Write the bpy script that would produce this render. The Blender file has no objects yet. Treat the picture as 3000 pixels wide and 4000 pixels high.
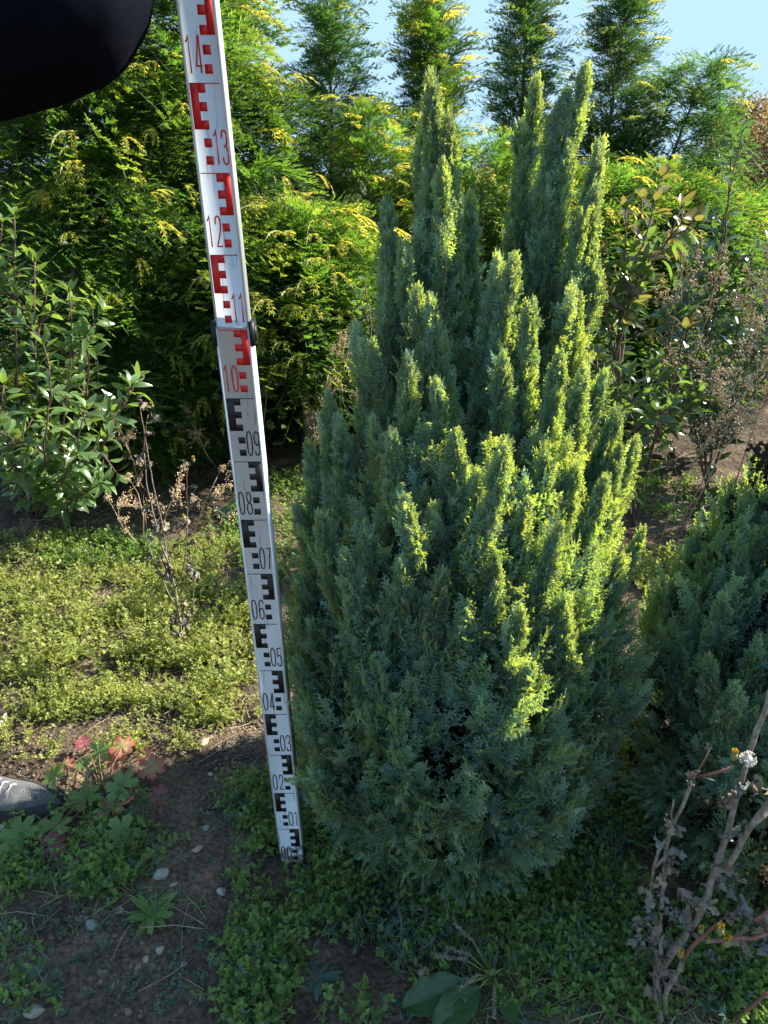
import bpy, math, random
import numpy as np
from mathutils import Vector, Matrix

random.seed(7)
RNG = np.random.default_rng(11)
sc = bpy.context.scene
COL = sc.collection

# ------------------------------------------------------------------ camera
H = 1.3018                       # eye height
F = 2850.0                       # focal length in photo pixels
P = math.radians(25.0)           # looking down
cam_d = bpy.data.cameras.new("camera")
cam = bpy.data.objects.new("camera", cam_d)
COL.objects.link(cam)
cam.location = (0, 0, H)
cam.rotation_euler = (math.radians(90) - P, 0, 0)
cam_d.sensor_fit = 'VERTICAL'
cam_d.sensor_height = 36.0
cam_d.lens = 36.0 * F / 4000.0
cam_d.clip_start = 0.02
cam_d.clip_end = 3000
sc.camera = cam

# ------------------------------------------------------------------ light
SUN_AZ = math.radians(21.0)      # from +X towards +Y
SUN_EL = math.radians(34.0)
world = bpy.data.worlds.new("World")
sc.world = world
world.use_nodes = True
wn = world.node_tree
bg = wn.nodes["Background"]
sky = wn.nodes.new("ShaderNodeTexSky")
sky.sky_type = 'NISHITA'
sky.sun_disc = False
sky.sun_elevation = SUN_EL
sky.sun_rotation = math.radians(90) - SUN_AZ
sky.air_density = 1.0
sky.dust_density = 0.0
sky.ozone_density = 1.5
dk = wn.nodes.new("ShaderNodeMix"); dk.data_type = 'RGBA'; dk.blend_type = 'DARKEN'; dk.inputs[0].default_value = 1.0
dk.inputs[7].default_value = (1.20, 1.85, 2.45, 1)
wn.links.new(sky.outputs[0], dk.inputs[6]); wn.links.new(dk.outputs[2], bg.inputs[0])
bg.inputs[1].default_value = 0.15
sun_d = bpy.data.lights.new("sun", 'SUN')
sun_d.energy = 4.7
sun_d.angle = math.radians(0.5)
sun_d.color = (1.0, 0.93, 0.80)
sun = bpy.data.objects.new("sun", sun_d)
COL.objects.link(sun)
sd = Vector((math.cos(SUN_EL) * math.cos(SUN_AZ), math.cos(SUN_EL) * math.sin(SUN_AZ), math.sin(SUN_EL)))
sun.rotation_euler = sd.to_track_quat('Z', 'Y').to_euler()
sc.view_settings.view_transform = 'Standard'
sc.view_settings.look = 'None'
sc.view_settings.gamma = 1
sc.view_settings.exposure = 1.7

# ------------------------------------------------------------------ helpers
def at(x, y, Y):
    """photo pixel at forward distance Y -> world point"""
    dx = (x - 1500) / F
    dy = (y - 2000) / F
    vy = math.cos(P) - dy * math.sin(P)
    vz = -math.sin(P) - dy * math.cos(P)
    t = Y / vy
    return Vector((dx * t, Y, H + vz * t))

def gnd(x, y, z=0.0):
    dx = (x - 1500) / F
    dy = (y - 2000) / F
    vy = math.cos(P) - dy * math.sin(P)
    vz = -math.sin(P) - dy * math.cos(P)
    t = (z - H) / vz
    return Vector((dx * t, vy * t, z))

def gnd_np(x, y):
    dx = (x - 1500) / F
    dy = (y - 2000) / F
    vy = math.cos(P) - dy * math.sin(P)
    vz = -math.sin(P) - dy * math.cos(P)
    t = -H / vz
    return np.stack([dx * t, vy * t], -1)

def D2(x, y, Y):                  # coordinates read from the 1659 px wide view
    return at(x * 1.8083, y * 1.8083, Y)

def norm(v):
    return v / (np.linalg.norm(v, axis=-1, keepdims=True) + 1e-12)

class MB:
    """collects triangles with two float attributes: tip and rnd"""
    def __init__(s):
        s.v = []; s.f = []; s.t = []; s.r = []; s.n = 0
    def add(s, v, f, tip=0.0, rnd=0.0):
        v = np.asarray(v, float).reshape(-1, 3)
        f = np.asarray(f, np.int64).reshape(-1, 3)
        s.v.append(v); s.f.append(f + s.n)
        s.t.append(np.broadcast_to(np.asarray(tip, float), (len(v),)))
        s.r.append(np.broadcast_to(np.asarray(rnd, float), (len(v),)))
        s.n += len(v)
    def inst(s, tm, pos, R, sc_, rnd=None, tipadd=None):
        """tm = (verts, tris, tip); N copies"""
        v, f, t = tm
        N = len(pos)
        if N == 0: return
        sc_ = np.broadcast_to(np.asarray(sc_, float), (N,))
        w = np.einsum('nij,kj->nki', R, v) * sc_[:, None, None] + pos[:, None, :]
        k = len(v)
        ff = f[None] + (np.arange(N) * k)[:, None, None]
        if rnd is None: rnd = RNG.random(N)
        tt = np.tile(t, N)
        if tipadd is not None: tt = np.clip(tt + np.repeat(tipadd, k), 0, 1)
        s.add(w.reshape(-1, 3), ff.reshape(-1, 3), tt, np.repeat(rnd, k))
    def tube(s, pts, rad, n=6, tip=0.0, rnd=0.0, cap=True):
        pts = np.asarray([tuple(p) for p in pts], float)
        m = len(pts)
        rad = np.broadcast_to(np.asarray(rad, float), (m,))
        T = np.gradient(pts, axis=0); T = norm(T)
        ref = np.array([0.31, 0.95, 0.05]) if abs(T[0] @ np.array([0.31, 0.95, 0.05])) < .9 else np.array([1., 0, 0])
        A = norm(np.cross(T, ref)); B = np.cross(T, A)
        an = np.arange(n) * 2 * math.pi / n
        ring = pts[:, None] + rad[:, None, None] * (np.cos(an)[None, :, None] * A[:, None] + np.sin(an)[None, :, None] * B[:, None])
        v = ring.reshape(-1, 3); f = []
        for i in range(m - 1):
            for j in range(n):
                a = i * n + j; b = i * n + (j + 1) % n
                f += [(a, b, b + n), (a, b + n, a + n)]
        if cap:
            v = np.vstack([v, pts[0], pts[-1]])
            c0 = m * n; c1 = c0 + 1
            for j in range(n):
                f.append((c0, (j + 1) % n, j))
                f.append((c1, (m - 1) * n + j, (m - 1) * n + (j + 1) % n))
        s.add(v, f, tip, rnd)
    def box(s, c, d, R=None, tip=0., rnd=0.):
        c = np.asarray(c, float); d = np.asarray(d, float) / 2
        v = np.array([[x, y, z] for x in (-1, 1) for y in (-1, 1) for z in (-1, 1)]) * d
        if R is not None: v = v @ np.asarray(R).T
        f = [(0, 1, 3), (0, 3, 2), (4, 6, 7), (4, 7, 5), (0, 4, 5), (0, 5, 1), (2, 3, 7), (2, 7, 6), (0, 2, 6), (0, 6, 4), (1, 5, 7), (1, 7, 3)]
        s.add(v + c, f, tip, rnd)
    def blob(s, c, r, n=0, jit=.25, tip=0., rnd=0.):
        v = ICO_V[n].copy()
        v *= (1 + jit * (RNG.random((len(v), 1)) - .5))
        v = v * np.asarray(r) + np.asarray(tuple(c))
        s.add(v, ICO_F[n], tip, rnd)
    def build(s, name, mat, parent=None, smooth=False, origin=None):
        v = np.vstack(s.v); f = np.vstack(s.f).astype(np.int32)
        t = np.concatenate(s.t); r = np.concatenate(s.r)
        off = np.zeros(3)
        if parent is not None: off = np.array(parent.location)
        elif origin is not None: off = np.array(tuple(origin))
        v = v - off
        me = bpy.data.meshes.new(name)
        me.vertices.add(len(v)); me.vertices.foreach_set("co", v.astype(np.float32).ravel())
        me.loops.add(len(f) * 3); me.loops.foreach_set("vertex_index", f.ravel())
        me.polygons.add(len(f))
        me.polygons.foreach_set("loop_start", np.arange(0, len(f) * 3, 3, dtype=np.int32))
        me.polygons.foreach_set("loop_total", np.full(len(f), 3, np.int32))
        if smooth: me.polygons.foreach_set("use_smooth", np.ones(len(f), bool))
        for nm, arr in (("tip", t), ("rnd", r)):
            a = me.attributes.new(nm, 'FLOAT', 'POINT'); a.data.foreach_set("value", arr.astype(np.float32))
        me.update(calc_edges=True)
        me.materials.append(mat)
        o = bpy.data.objects.new(name, me)
        COL.objects.link(o)
        if parent is not None:
            o.parent = parent
            if parent.type == 'MESH' and parent.parent is not None: pass
        elif origin is not None:
            o.location = origin
        return o

def make_ico():
    t = (1 + 5 ** .5) / 2
    v = np.array([[-1, t, 0], [1, t, 0], [-1, -t, 0], [1, -t, 0], [0, -1, t], [0, 1, t], [0, -1, -t], [0, 1, -t], [t, 0, -1], [t, 0, 1], [-t, 0, -1], [-t, 0, 1]], float)
    f = np.array([[0, 11, 5], [0, 5, 1], [0, 1, 7], [0, 7, 10], [0, 10, 11], [1, 5, 9], [5, 11, 4], [11, 10, 2], [10, 7, 6], [7, 1, 8], [3, 9, 4], [3, 4, 2], [3, 2, 6], [3, 6, 8], [3, 8, 9], [4, 9, 5], [2, 4, 11], [6, 2, 10], [8, 6, 7], [9, 8, 1]])
    V = [norm(v)]; Fc = [f]
    for k in range(2):
        v = list(map(tuple, V[-1])); d = {}; nf = []
        def mid(a, b):
            key = (min(a, b), max(a, b))
            if key not in d:
                m = norm(np.array(v[a]) + np.array(v[b])); v.append(tuple(m)); d[key] = len(v) - 1
            return d[key]
        for a, b, c in Fc[-1]:
            ab, bc, ca = mid(a, b), mid(b, c), mid(c, a)
            nf += [(a, ab, ca), (b, bc, ab), (c, ca, bc), (ab, bc, ca)]
        V.append(np.array(v)); Fc.append(np.array(nf))
    return V, Fc
ICO_V, ICO_F = make_ico()

def props(o, label=None, cat=None, group=None, kind=None):
    if label: o["label"] = label
    if cat: o["category"] = cat
    if group: o["group"] = group
    if kind: o["kind"] = kind
    return o

def thing(name, loc, label, cat, group=None):
    o = bpy.data.objects.new(name, None)
    o.empty_display_size = .05
    COL.objects.link(o); o.location = loc
    return props(o, label, cat, group)

def frames(d, up_n):
    """rotation matrices with local Y = d, local Z near up_n"""
    y = norm(d); x = norm(np.cross(y, up_n)); z = np.cross(x, y)
    return np.stack([x, y, z], -1)

def rand_unit(n):
    return norm(RNG.normal(size=(n, 3)))

# value noise on a grid for ground relief
def vnoise(x, y, seed=0):
    r = np.random.default_rng(seed).random((64, 64))
    xi = np.floor(x).astype(int); yi = np.floor(y).astype(int)
    fx = x - xi; fy = y - yi
    fx = fx * fx * (3 - 2 * fx); fy = fy * fy * (3 - 2 * fy)
    g = lambda a, b: r[a % 64, b % 64]
    return (g(xi, yi) * (1 - fx) + g(xi + 1, yi) * fx) * (1 - fy) + (g(xi, yi + 1) * (1 - fx) + g(xi + 1, yi + 1) * fx) * fy
def gz(x, y):
    x = np.asarray(x, float); y = np.asarray(y, float)
    h = (vnoise(x * 2.1, y * 2.1, 1) - .5) * .03 + (vnoise(x * 7, y * 7, 2) - .5) * .013
    h += (vnoise(x * 23, y * 23, 3) - .5) * .006
    return h

# ------------------------------------------------------------------ materials
def newmat(name):
    m = bpy.data.materials.new(name); m.use_nodes = True
    nt = m.node_tree; b = nt.nodes["Principled BSDF"]
    return m, nt, b

def ramp(nt, stops, fac):
    r = nt.nodes.new("ShaderNodeValToRGB"); e = r.color_ramp.elements
    while len(e) < len(stops): e.new(.5)
    for i, (p, c) in enumerate(stops):
        e[i].position = p; e[i].color = (*c, 1)
    nt.links.new(fac, r.inputs[0]); return r.outputs[0]

def attr(nt, nm):
    a = nt.nodes.new("ShaderNodeAttribute"); a.attribute_name = nm; return a.outputs["Fac"]

def noise(nt, scale, detail=3, obj=True):
    tc = nt.nodes.new("ShaderNodeTexCoord"); n = nt.nodes.new("ShaderNodeTexNoise")
    n.inputs["Scale"].default_value = scale; n.inputs["Detail"].default_value = detail
    nt.links.new(tc.outputs["Object"], n.inputs["Vector"]); return n.outputs[0]

def mixc(nt, a, b, fac, mode='MIX'):
    m = nt.nodes.new("ShaderNodeMix"); m.data_type = 'RGBA'; m.blend_type = mode
    for i, s in ((0, fac), (6, a), (7, b)):
        if isinstance(s, (int, float)): m.inputs[i].default_value = s
        elif isinstance(s, tuple): m.inputs[i].default_value = (*s, 1)
        else: nt.links.new(s, m.inputs[i])
    return m.outputs[2]

def leafmat(name, base, tipc, trans, dark=.55, rough=.5, spec=.35, tfac=.4, tipt=None, power=1.0):
    """base -> tip colour along 'tip', brightness varied by 'rnd', light shines through"""
    m, nt, b = newmat(name)
    pw = nt.nodes.new("ShaderNodeMath"); pw.operation = 'POWER'; pw.inputs[1].default_value = power
    nt.links.new(attr(nt, "tip"), pw.inputs[0]); tipf = pw.outputs[0]
    c = mixc(nt, base, tipc, tipf)
    v = ramp(nt, [(0, (dark,) * 3), (1, (1.25,) * 3)], attr(nt, "rnd"))
    c = mixc(nt, c, v, 1.0, 'MULTIPLY')
    nz = ramp(nt, [(.3, (.75,) * 3), (.7, (1.2,) * 3)], noise(nt, 9))
    c = mixc(nt, c, nz, 1.0, 'MULTIPLY')
    nt.links.new(c, b.inputs["Base Color"])
    b.inputs["Roughness"].default_value = rough
    b.inputs["Specular IOR Level"].default_value = spec
    tr = nt.nodes.new("ShaderNodeBsdfTranslucent")
    t = mixc(nt, trans, tipt or trans, tipf)
    t = mixc(nt, t, v, .7, 'MULTIPLY')
    nt.links.new(t, tr.inputs[0])
    ms = nt.nodes.new("ShaderNodeMixShader"); ms.inputs[0].default_value = tfac
    nt.links.new(b.outputs[0], ms.inputs[1]); nt.links.new(tr.outputs[0], ms.inputs[2])
    nt.links.new(ms.outputs[0], nt.nodes["Material Output"].inputs[0])
    return m

def plain(name, col, rough=.7, col2=None, scale=20, spec=.3, bump=0., bscale=200, metallic=0, sheen=0):
    m, nt, b = newmat(name)
    if col2:
        f = ramp(nt, [(.35, (0, 0, 0)), (.65, (1, 1, 1))], noise(nt, scale, 5))
        nt.links.new(mixc(nt, col, col2, f), b.inputs["Base Color"])
    else: b.inputs["Base Color"].default_value = (*col, 1)
    b.inputs["Roughness"].default_value = rough
    b.inputs["Specular IOR Level"].default_value = spec
    b.inputs["Metallic"].default_value = metallic
    if sheen:
        b.inputs["Sheen Weight"].default_value = sheen; b.inputs["Sheen Roughness"].default_value = .4
    if bump:
        bp = nt.nodes.new("ShaderNodeBump"); bp.inputs["Strength"].default_value = bump
        bp.inputs["Distance"].default_value = .004
        nt.links.new(noise(nt, bscale, 4), bp.inputs["Height"]); nt.links.new(bp.outputs[0], b.inputs["Normal"])
    return m

M = {}
M['cyp'] = leafmat("blue_green_cypress_foliage", (.040, .098, .118), (.22, .38, .35), (.32, .60, .04), .62, .55, .3, .44, (.80, .84, .08))
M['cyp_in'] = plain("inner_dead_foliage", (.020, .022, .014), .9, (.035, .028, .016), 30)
M['hedge'] = leafmat("green_hedge_foliage", (.036, .090, .026), (.28, .30, .05), (.20, .43, .04), .45, .5, .35, .42, (.95, .80, .08), 2.2)
M['hedge_dark'] = leafmat("dark_green_hedge_foliage", (.026, .075, .035), (.15, .20, .06), (.14, .34, .05), .5, .5, .35, .42, (.65, .65, .10), 2.0)
M['far_con'] = leafmat("distant_conifer_foliage", (.03, .06, .05), (.06, .1, .08), (.05, .1, .04), .6)
M['orange'] = leafmat("autumn_foliage", (.19, .135, .065), (.30, .21, .10), (.32, .22, .08), .6)
M['phot'] = leafmat("glossy_shrub_leaf", (.075, .15, .05), (.15, .23, .09), (.30, .5, .06), .55, .25, .6, .36, (.4, .5, .08))
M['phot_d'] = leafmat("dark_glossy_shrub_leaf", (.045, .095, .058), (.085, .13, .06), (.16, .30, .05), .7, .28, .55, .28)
M['phot_o'] = leafmat("young_orange_shrub_leaf", (.07, .11, .04), (.16, .075, .04), (.26, .36, .05), .7, .3, .5, .36, (.40, .20, .06))
M['phot_m'] = leafmat("olive_glossy_shrub_leaf", (.05, .10, .05), (.09, .13, .05), (.24, .40, .05), .7, .26, .6, .38)
M['red_stem'] = plain("red_young_stem", (.28, .04, .035), .5, (.18, .06, .05), 40)
M['bark'] = plain("grey_brown_bark", (.12, .09, .07), .85, (.20, .16, .13), 25, bump=.6)
M['bark_red'] = plain("shrub_bark", (.16, .10, .08), .7, (.10, .07, .06), 40)
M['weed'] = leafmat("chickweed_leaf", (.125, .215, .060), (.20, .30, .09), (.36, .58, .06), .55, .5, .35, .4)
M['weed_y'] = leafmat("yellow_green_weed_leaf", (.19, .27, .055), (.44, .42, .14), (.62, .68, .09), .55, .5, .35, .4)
M['weed_b'] = leafmat("blue_green_weed_leaf", (.07, .14, .10), (.11, .18, .13), (.12, .25, .1), .6, .5, .35, .3)
M['dock'] = leafmat("plantain_leaf", (.035, .085, .03), (.06, .12, .04), (.12, .25, .03), .8, .35, .5, .2)
M['ger'] = leafmat("cranesbill_leaf", (.10, .19, .06), (.16, .22, .07), (.35, .5, .07), .7, .5, .35, .35)
M['ger_r'] = leafmat("cranesbill_red_leaf", (.26, .24, .10), (.40, .06, .08), (.6, .45, .15), .7, .5, .35, .35, (.8, .12, .12))
M['ger_p'] = leafmat("cranesbill_magenta_leaf", (.24, .10, .10), (.28, .04, .08), (.4, .08, .12), .7)
M['straw'] = plain("dry_straw", (.30, .22, .13), .85, (.42, .33, .21), 60)
M['seed'] = plain("dry_seed_heads", (.42, .29, .17), .9, (.58, .43, .27), 60)
M['crumple'] = plain("withered_leaf", (.15, .115, .075), .95, (.25, .21, .16), 60)
M['crumple_g'] = plain("grey_withered_leaf", (.20, .21, .19), .95, (.13, .12, .09), 60)
M['stalk'] = plain("mottled_dead_stalk", (.30, .26, .21), .75, (.15, .105, .08), 90, bump=.3)
M['stalk_r'] = plain("red_brown_stalk", (.26, .10, .07), .65, (.18, .09, .07), 70)
M['yellow'] = plain("yellow_petals", (.60, .40, .04), .6)
M['fluff'] = plain("white_seed_fluff", (.58, .55, .48), .9)
M['stem_g'] = plain("green_weed_stem", (.16, .20, .06), .7, (.22, .20, .09), 40)

# ------------------------------------------------------------------ templates
def kite(o, d, n, L, w):
    """flat pointed twig: returns 4 verts"""
    s = np.cross(d, n)
    return [o, o + d * L * .45 + s * w, o + d * L, o + d * L * .45 - s * w]
KF = np.array([[0, 1, 2], [0, 2, 3]])

def spray_tm(L, nside, Ls, ang, nsub, lsub, w, droop, seed, wob=.25, arch=0., shape=1.0):
    """one flattened conifer spray growing along +Y, normal +Z"""
    g = np.random.default_rng(seed)
    V = []; Fc = []; T = []
    def put(vs, t0, t1):
        k = len(V); V.extend(vs); Fc.extend((KF + k).tolist()); T.extend([t0, (t0 + t1) / 2, t1, (t0 + t1) / 2])
    def ax(t):
        return np.array([0, L * t, -droop * L * t * t + arch * L * math.sin(math.pi * t)])
    Z = np.array([0, 0, 1.])
    # axis
    m = 5
    for i in range(m):
        a, b = ax(i / m), ax((i + 1) / m); d = b - a; l = np.linalg.norm(d); d /= l
        put(kite(a, d, Z, l * 1.15, w * 1.1), i / m * .4, (i + 1) / m * .5)
    for i in range(nside):
        t = .06 + .92 * (i + .5) / nside
        sgn = 1 if i % 2 else -1
        env = min(1, 4.0 * t + .15) * (1 - t ** 1.6 * .85) ** shape
        l = Ls * env * g.uniform(.75, 1.2)
        a = ang * g.uniform(.8, 1.2) * (1 - .35 * t)
        d = np.array([math.sin(a) * sgn, math.cos(a), g.normal() * wob - .25 * droop]); d /= np.linalg.norm(d)
        o = ax(t)
        nz = norm(Z + g.normal(size=3) * .35)
        put(kite(o, d, nz, l, w), .3 * t, .45 + .4 * t)
        for j in range(nsub):
            u = .2 + .78 * (j + .5) / nsub
            sg = 1 if j % 2 else -1
            b = a + sg * .75 * g.uniform(.7, 1.2)
            d2 = np.array([math.sin(b if sgn > 0 else -b), math.cos(b), g.normal() * wob]); d2 /= np.linalg.norm(d2)
            if sgn < 0: d2[0] = -math.sin(b)
            l2 = lsub * (1.15 - .55 * u) * g.uniform(.7, 1.25)
            n2 = norm(Z + g.normal(size=3) * .5)
            put(kite(o + d * l * u, d2, n2, l2, w * .95), .35 + .3 * t, .6 + .4 * t)
        put(kite(o + d * l * .85, d, norm(Z + g.normal(size=3) * .4), l * .35, w), .5, 1.0 * (.6 + .4 * t))
    return np.array(V), np.array(Fc), np.clip(np.array(T), 0, 1)

def combine(tm_list, pos, R, s):
    V = []; Fc = []; T = []; n = 0
    for tm, p, r, k in zip(tm_list, pos, R, s):
        v = tm[0] @ r.T * k + p
        V.append(v); Fc.append(tm[1] + n); T.append(tm[2]); n += len(v)
    return np.vstack(V), np.vstack(Fc), np.concatenate(T)

# cypress: feathery plume made of small sprays
SPR = [spray_tm(.048, 8, .020, .78, 2, .0095, .0026, .1, 100 + i, .30) for i in range(4)]
def plume_tm(L, seed, n=10, spread=.62, wid=1.0, curl=.1):
    g = np.random.default_rng(seed)
    tl, ps, rs, ss = [], [], [], []
    for i in range(n):
        t = i / (n - 1)
        sg = 1 if i % 2 else -1
        a = sg * spread * (1 - .75 * t) * g.uniform(.7, 1.2)
        lift = g.normal() * .38
        d = norm(np.array([math.sin(a) * wid, math.cos(a), lift * (1 - .6 * t)]))
        p = np.array([g.normal() * .002, L * t * .72, curl * L * (1 - (1 - t) ** 2) * -1 + g.normal() * .002])
        R = frames(d[None], norm(np.array([[g.normal() * .5, g.normal() * .2, 1.]])))[0]
        tl.append(SPR[g.integers(4)]); ps.append(p); rs.append(R); ss.append((1.05 - .35 * t) * L / .14 * g.uniform(.85, 1.15))
    v, f, tt = combine(tl, ps, rs, ss)
    tip = np.clip(tt * .55 + .45 * (v[:, 1] / L), 0, 1)
    return v, f, tip
PLUME = [plume_tm(.14, 200 + i) for i in range(6)]
PLUME_S = [plume_tm(.085, 230 + i, 8, .95, 1.1, .25) for i in range(6)]

# hedge: broad lacy frond with drooping end
FROND = [spray_tm(.27, 15, .120, .82, 9, .024, .0034, .50 + .16 * i, 300 + i, .06, .08, .8) for i in range(4)]
def droop_tail(seed):
    """hanging pale tip shoots"""
    g = np.random.default_rng(seed); V = []; Fc = []; T = []
    for s in range(5):
        a = g.uniform(-.6, .6); L = g.uniform(.05, .11); p = np.array([0, 0, 0.])
        d = np.array([math.sin(a), math.cos(a), .25])
        for i in range(6):
            d = norm(d + np.array([0, .02, -.33])); l = L / 5
            k = len(V); V.extend(kite(p, d, norm(g.normal(size=3)), l * 1.5, .0036)); Fc.extend((KF + k).tolist()); T.extend([.9] * 4)
            for sg in (-1, 1):
                d3 = norm(d + sg * np.array([.8, 0, 0]) + g.normal(size=3) * .2)
                k = len(V); V.extend(kite(p, d3, norm(g.normal(size=3)), l * 1.0, .0028)); Fc.extend((KF + k).tolist()); T.extend([1.] * 4)
            p = p + d * l
    return np.array(V), np.array(Fc), np.array(T)
TAIL = [droop_tail(330 + i) for i in range(3)]

def leaf_tm(L, W, curve=.25, fold=.25, n=5, tipw=.0, shape=1.0, serr=0.0, seed=0):
    """leaf along +Y with folded midrib and bent blade"""
    g = np.random.default_rng(seed)
    V = []; T = []; Fc = []
    for i in range(n + 1):
        t = i / n
        w = W / 2 * (math.sin(math.pi * min(1, t * .96 + .02) ** (.9 * shape))) ** .8
        if serr and i % 2: w *= 1 - serr
        z = -curve * L * t * t
        y = L * t * (1 - .12 * curve * t)
        V += [(-w, y, z + fold * w), (0, y, z), (w, y, z + fold * w)]
        T += [.6 * t + .4, .25 * t, .6 * t + .4]
    for i in range(n):
        a = i * 3
        for q in (0, 1):
            Fc += [(a + q, a + q + 1, a + q + 4), (a + q, a + q + 4, a + q + 3)]
    return np.array(V), np.array(Fc), np.array(T)
PLEAF = [leaf_tm(1, .36, c, f, 6) for c, f in ((.15, .3), (.35, .2), (.55, .35), (.05, .15))]
WLEAF = [leaf_tm(1, .62, c, .25, 3) for c in (.1, .35)]
NLEAF = [leaf_tm(1, .22, c, .2, 3) for c in (.15, .5)]
GRASS = [leaf_tm(1, .035, c, .3, 4) for c in (.3, .7)]

def veined_tm(W, seed, nc=12, n=14):
    g = np.random.default_rng(seed); V = []; T = []; Fc = []
    for i in range(n + 1):
        t = i / n; w = W / 2 * math.sin(math.pi * min(1, t * .97 + .015)) ** .65
        for j in range(nc + 1):
            u = j / nc * 2 - 1; wob = .012 * math.sin(t * 17 + u * 3 + seed) * abs(u) + g.normal() * .002
            z = -.10 * t * t + .10 * W * abs(u) + (.010 if j % 2 else 0) * (1 - t * .5) + wob * 1.6
            V.append((u * w * (1 + .03 * math.sin(t * 23 + seed)), t + .03 * abs(u), z)); T.append(.15 + (.0 if j % 2 else .5))
    for i in range(n):
        for j in range(nc):
            a = i * (nc + 1) + j; Fc += [(a, a + 1, a + nc + 2), (a, a + nc + 2, a + nc + 1)]
    return np.array(V), np.array(Fc), np.array(T)

def lobed_tm(R, nl, depth, cup, seed):
    """round palmate leaf, stalk at origin, normal +Z"""
    g = np.random.default_rng(seed)
    m = nl * 6; gap = .35
    V = [(0, 0, 0)]; T = [0.]; Fc = []
    for ring in (.5, 1.0):
        for i in range(m + 1):
            u = i / m
            a = -math.pi / 2 + gap / 2 + u * (2 * math.pi - gap)
            ph = (u * nl) % 1.0
            lob = 1 - depth * (abs(ph - .5) * 2) ** 3
            jag = 1 + .07 * (1 if i % 2 else -1)
            r = R * (ring if ring < 1 else lob * jag) * (.95 if ring == 1 else .8)
            z = cup * R * (ring ** 2) + (.06 * R * math.sin(u * nl * 2 * math.pi) * ring) + g.normal() * .02 * R
            V.append((r * math.cos(a), r * math.sin(a), z)); T.append(ring ** 2 * g.uniform(.6, 1.0))
    for i in range(m):
        Fc += [(0, 1 + i, 2 + i), (1 + i, m + 2 + i, m + 3 + i), (1 + i, m + 3 + i, 2 + i)]
    return np.array(V), np.array(Fc), np.array(T)

# ------------------------------------------------------------------ ground
def axis_pts(lo, a, b, hi, dn, nf):
    mid = np.linspace(a, b, dn)
    k = np.arange(1, nf + 1) / nf
    left = a - (a - lo) * (k ** 3.2); right = b + (hi - b) * (k ** 3.2)
    return np.concatenate([left[::-1], mid, right])
xs = axis_pts(-400, -2.2, 2.2, 400, 420, 40)
ys = axis_pts(-400, .45, 4.2, 600, 380, 40)
X, Y = np.meshgrid(xs, ys, indexing='ij')
near = np.clip(1 - (np.hypot(X, Y) - 6) / 10, 0.1, 1)
Z = gz(X, Y) * near
crumb = (vnoise(X * 38, Y * 38, 5) - .5) * .006 + (vnoise(X * 85, Y * 85, 6) ** 3) * .008
Z += crumb * (np.hypot(X, Y) < 6)
g_ = MB()
nx, ny = X.shape
I = np.arange(nx * ny).reshape(nx, ny)
q = np.stack([I[:-1, :-1], I[1:, :-1], I[1:, 1:], I[:-1, 1:]], -1).reshape(-1, 4)
g_.add(np.stack([X, Y, Z], -1).reshape(-1, 3), np.vstack([q[:, [0, 1, 2]], q[:, [0, 2, 3]]]))
soil, nt, b = newmat("dark_garden_soil")
c = ramp(nt, [(.3, (.050, .037, .028)), (.55, (.112, .082, .056)), (.75, (.24, .180, .118))], noise(nt, 6, 8))
c2 = ramp(nt, [(.35, (.55,) * 3), (.62, (1.35,) * 3)], noise(nt, 110, 8))
c = mixc(nt, c, c2, 1.0, 'MULTIPLY')
# mossy/grassy beyond the beds
tc = nt.nodes.new("ShaderNodeTexCoord"); sx = nt.nodes.new("ShaderNodeSeparateXYZ")
nt.links.new(tc.outputs["Object"], sx.inputs[0])
mr = nt.nodes.new("ShaderNodeMapRange"); mr.inputs[1].default_value = 4.6; mr.inputs[2].default_value = 7.0
nt.links.new(sx.outputs[1], mr.inputs[0])
gr = ramp(nt, [(.35, (.07, .10, .03)), (.65, (.17, .17, .06))], noise(nt, 1.3, 8))
c = mixc(nt, c, gr, mr.outputs[0])
nt.links.new(c, b.inputs["Base Color"]); b.inputs["Roughness"].default_value = .95
b.inputs["Specular IOR Level"].default_value = .15
bp = nt.nodes.new("ShaderNodeBump"); bp.inputs["Strength"].default_value = .8; bp.inputs["Distance"].default_value = .012
nt.links.new(noise(nt, 120, 8), bp.inputs["Height"]); nt.links.new(bp.outputs[0], b.inputs["Normal"])
props(g_.build("ground", soil, smooth=True), kind="structure")

# ------------------------------------------------------------------ measuring staff
SX, SY = -.1901 + .0, 1.0656
KX, KY = -.0208, -.0257
def staff_pt(u, v, w):
    """u across (m, 0 = centre), v out of the face towards the viewer, w height"""
    return np.array([SX + KX * w + u, SY + KY * w - v, w])
m_white, nt, b = newmat("white_enamelled_aluminium")
wc = ramp(nt, [(.25, (.50, .52, .53)), (.6, (.60, .62, .63))], noise(nt, 14, 8))
tcs = nt.nodes.new("ShaderNodeTexCoord"); sxs = nt.nodes.new("ShaderNodeSeparateXYZ"); nt.links.new(tcs.outputs["Object"], sxs.inputs[0])
mrs = nt.nodes.new("ShaderNodeMapRange"); mrs.inputs[1].default_value = .0; mrs.inputs[2].default_value = .11; mrs.inputs[3].default_value = .62; mrs.inputs[4].default_value = .14
nt.links.new(sxs.outputs[2], mrs.inputs[0])
gt = nt.nodes.new("ShaderNodeMath"); gt.operation = 'ADD'; nt.links.new(noise(nt, 55, 8), gt.inputs[0]); nt.links.new(mrs.outputs[0], gt.inputs[1])
mud = ramp(nt, [(.93, (0, 0, 0)), (1.0, (.9, .9, .9))], gt.outputs[0])
wc = mixc(nt, wc, (.13, .10, .07), mud)
mps = nt.nodes.new("ShaderNodeMapping"); mps.inputs["Scale"].default_value = (40, 40, 3); nt.links.new(tcs.outputs["Object"], mps.inputs[0])
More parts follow.
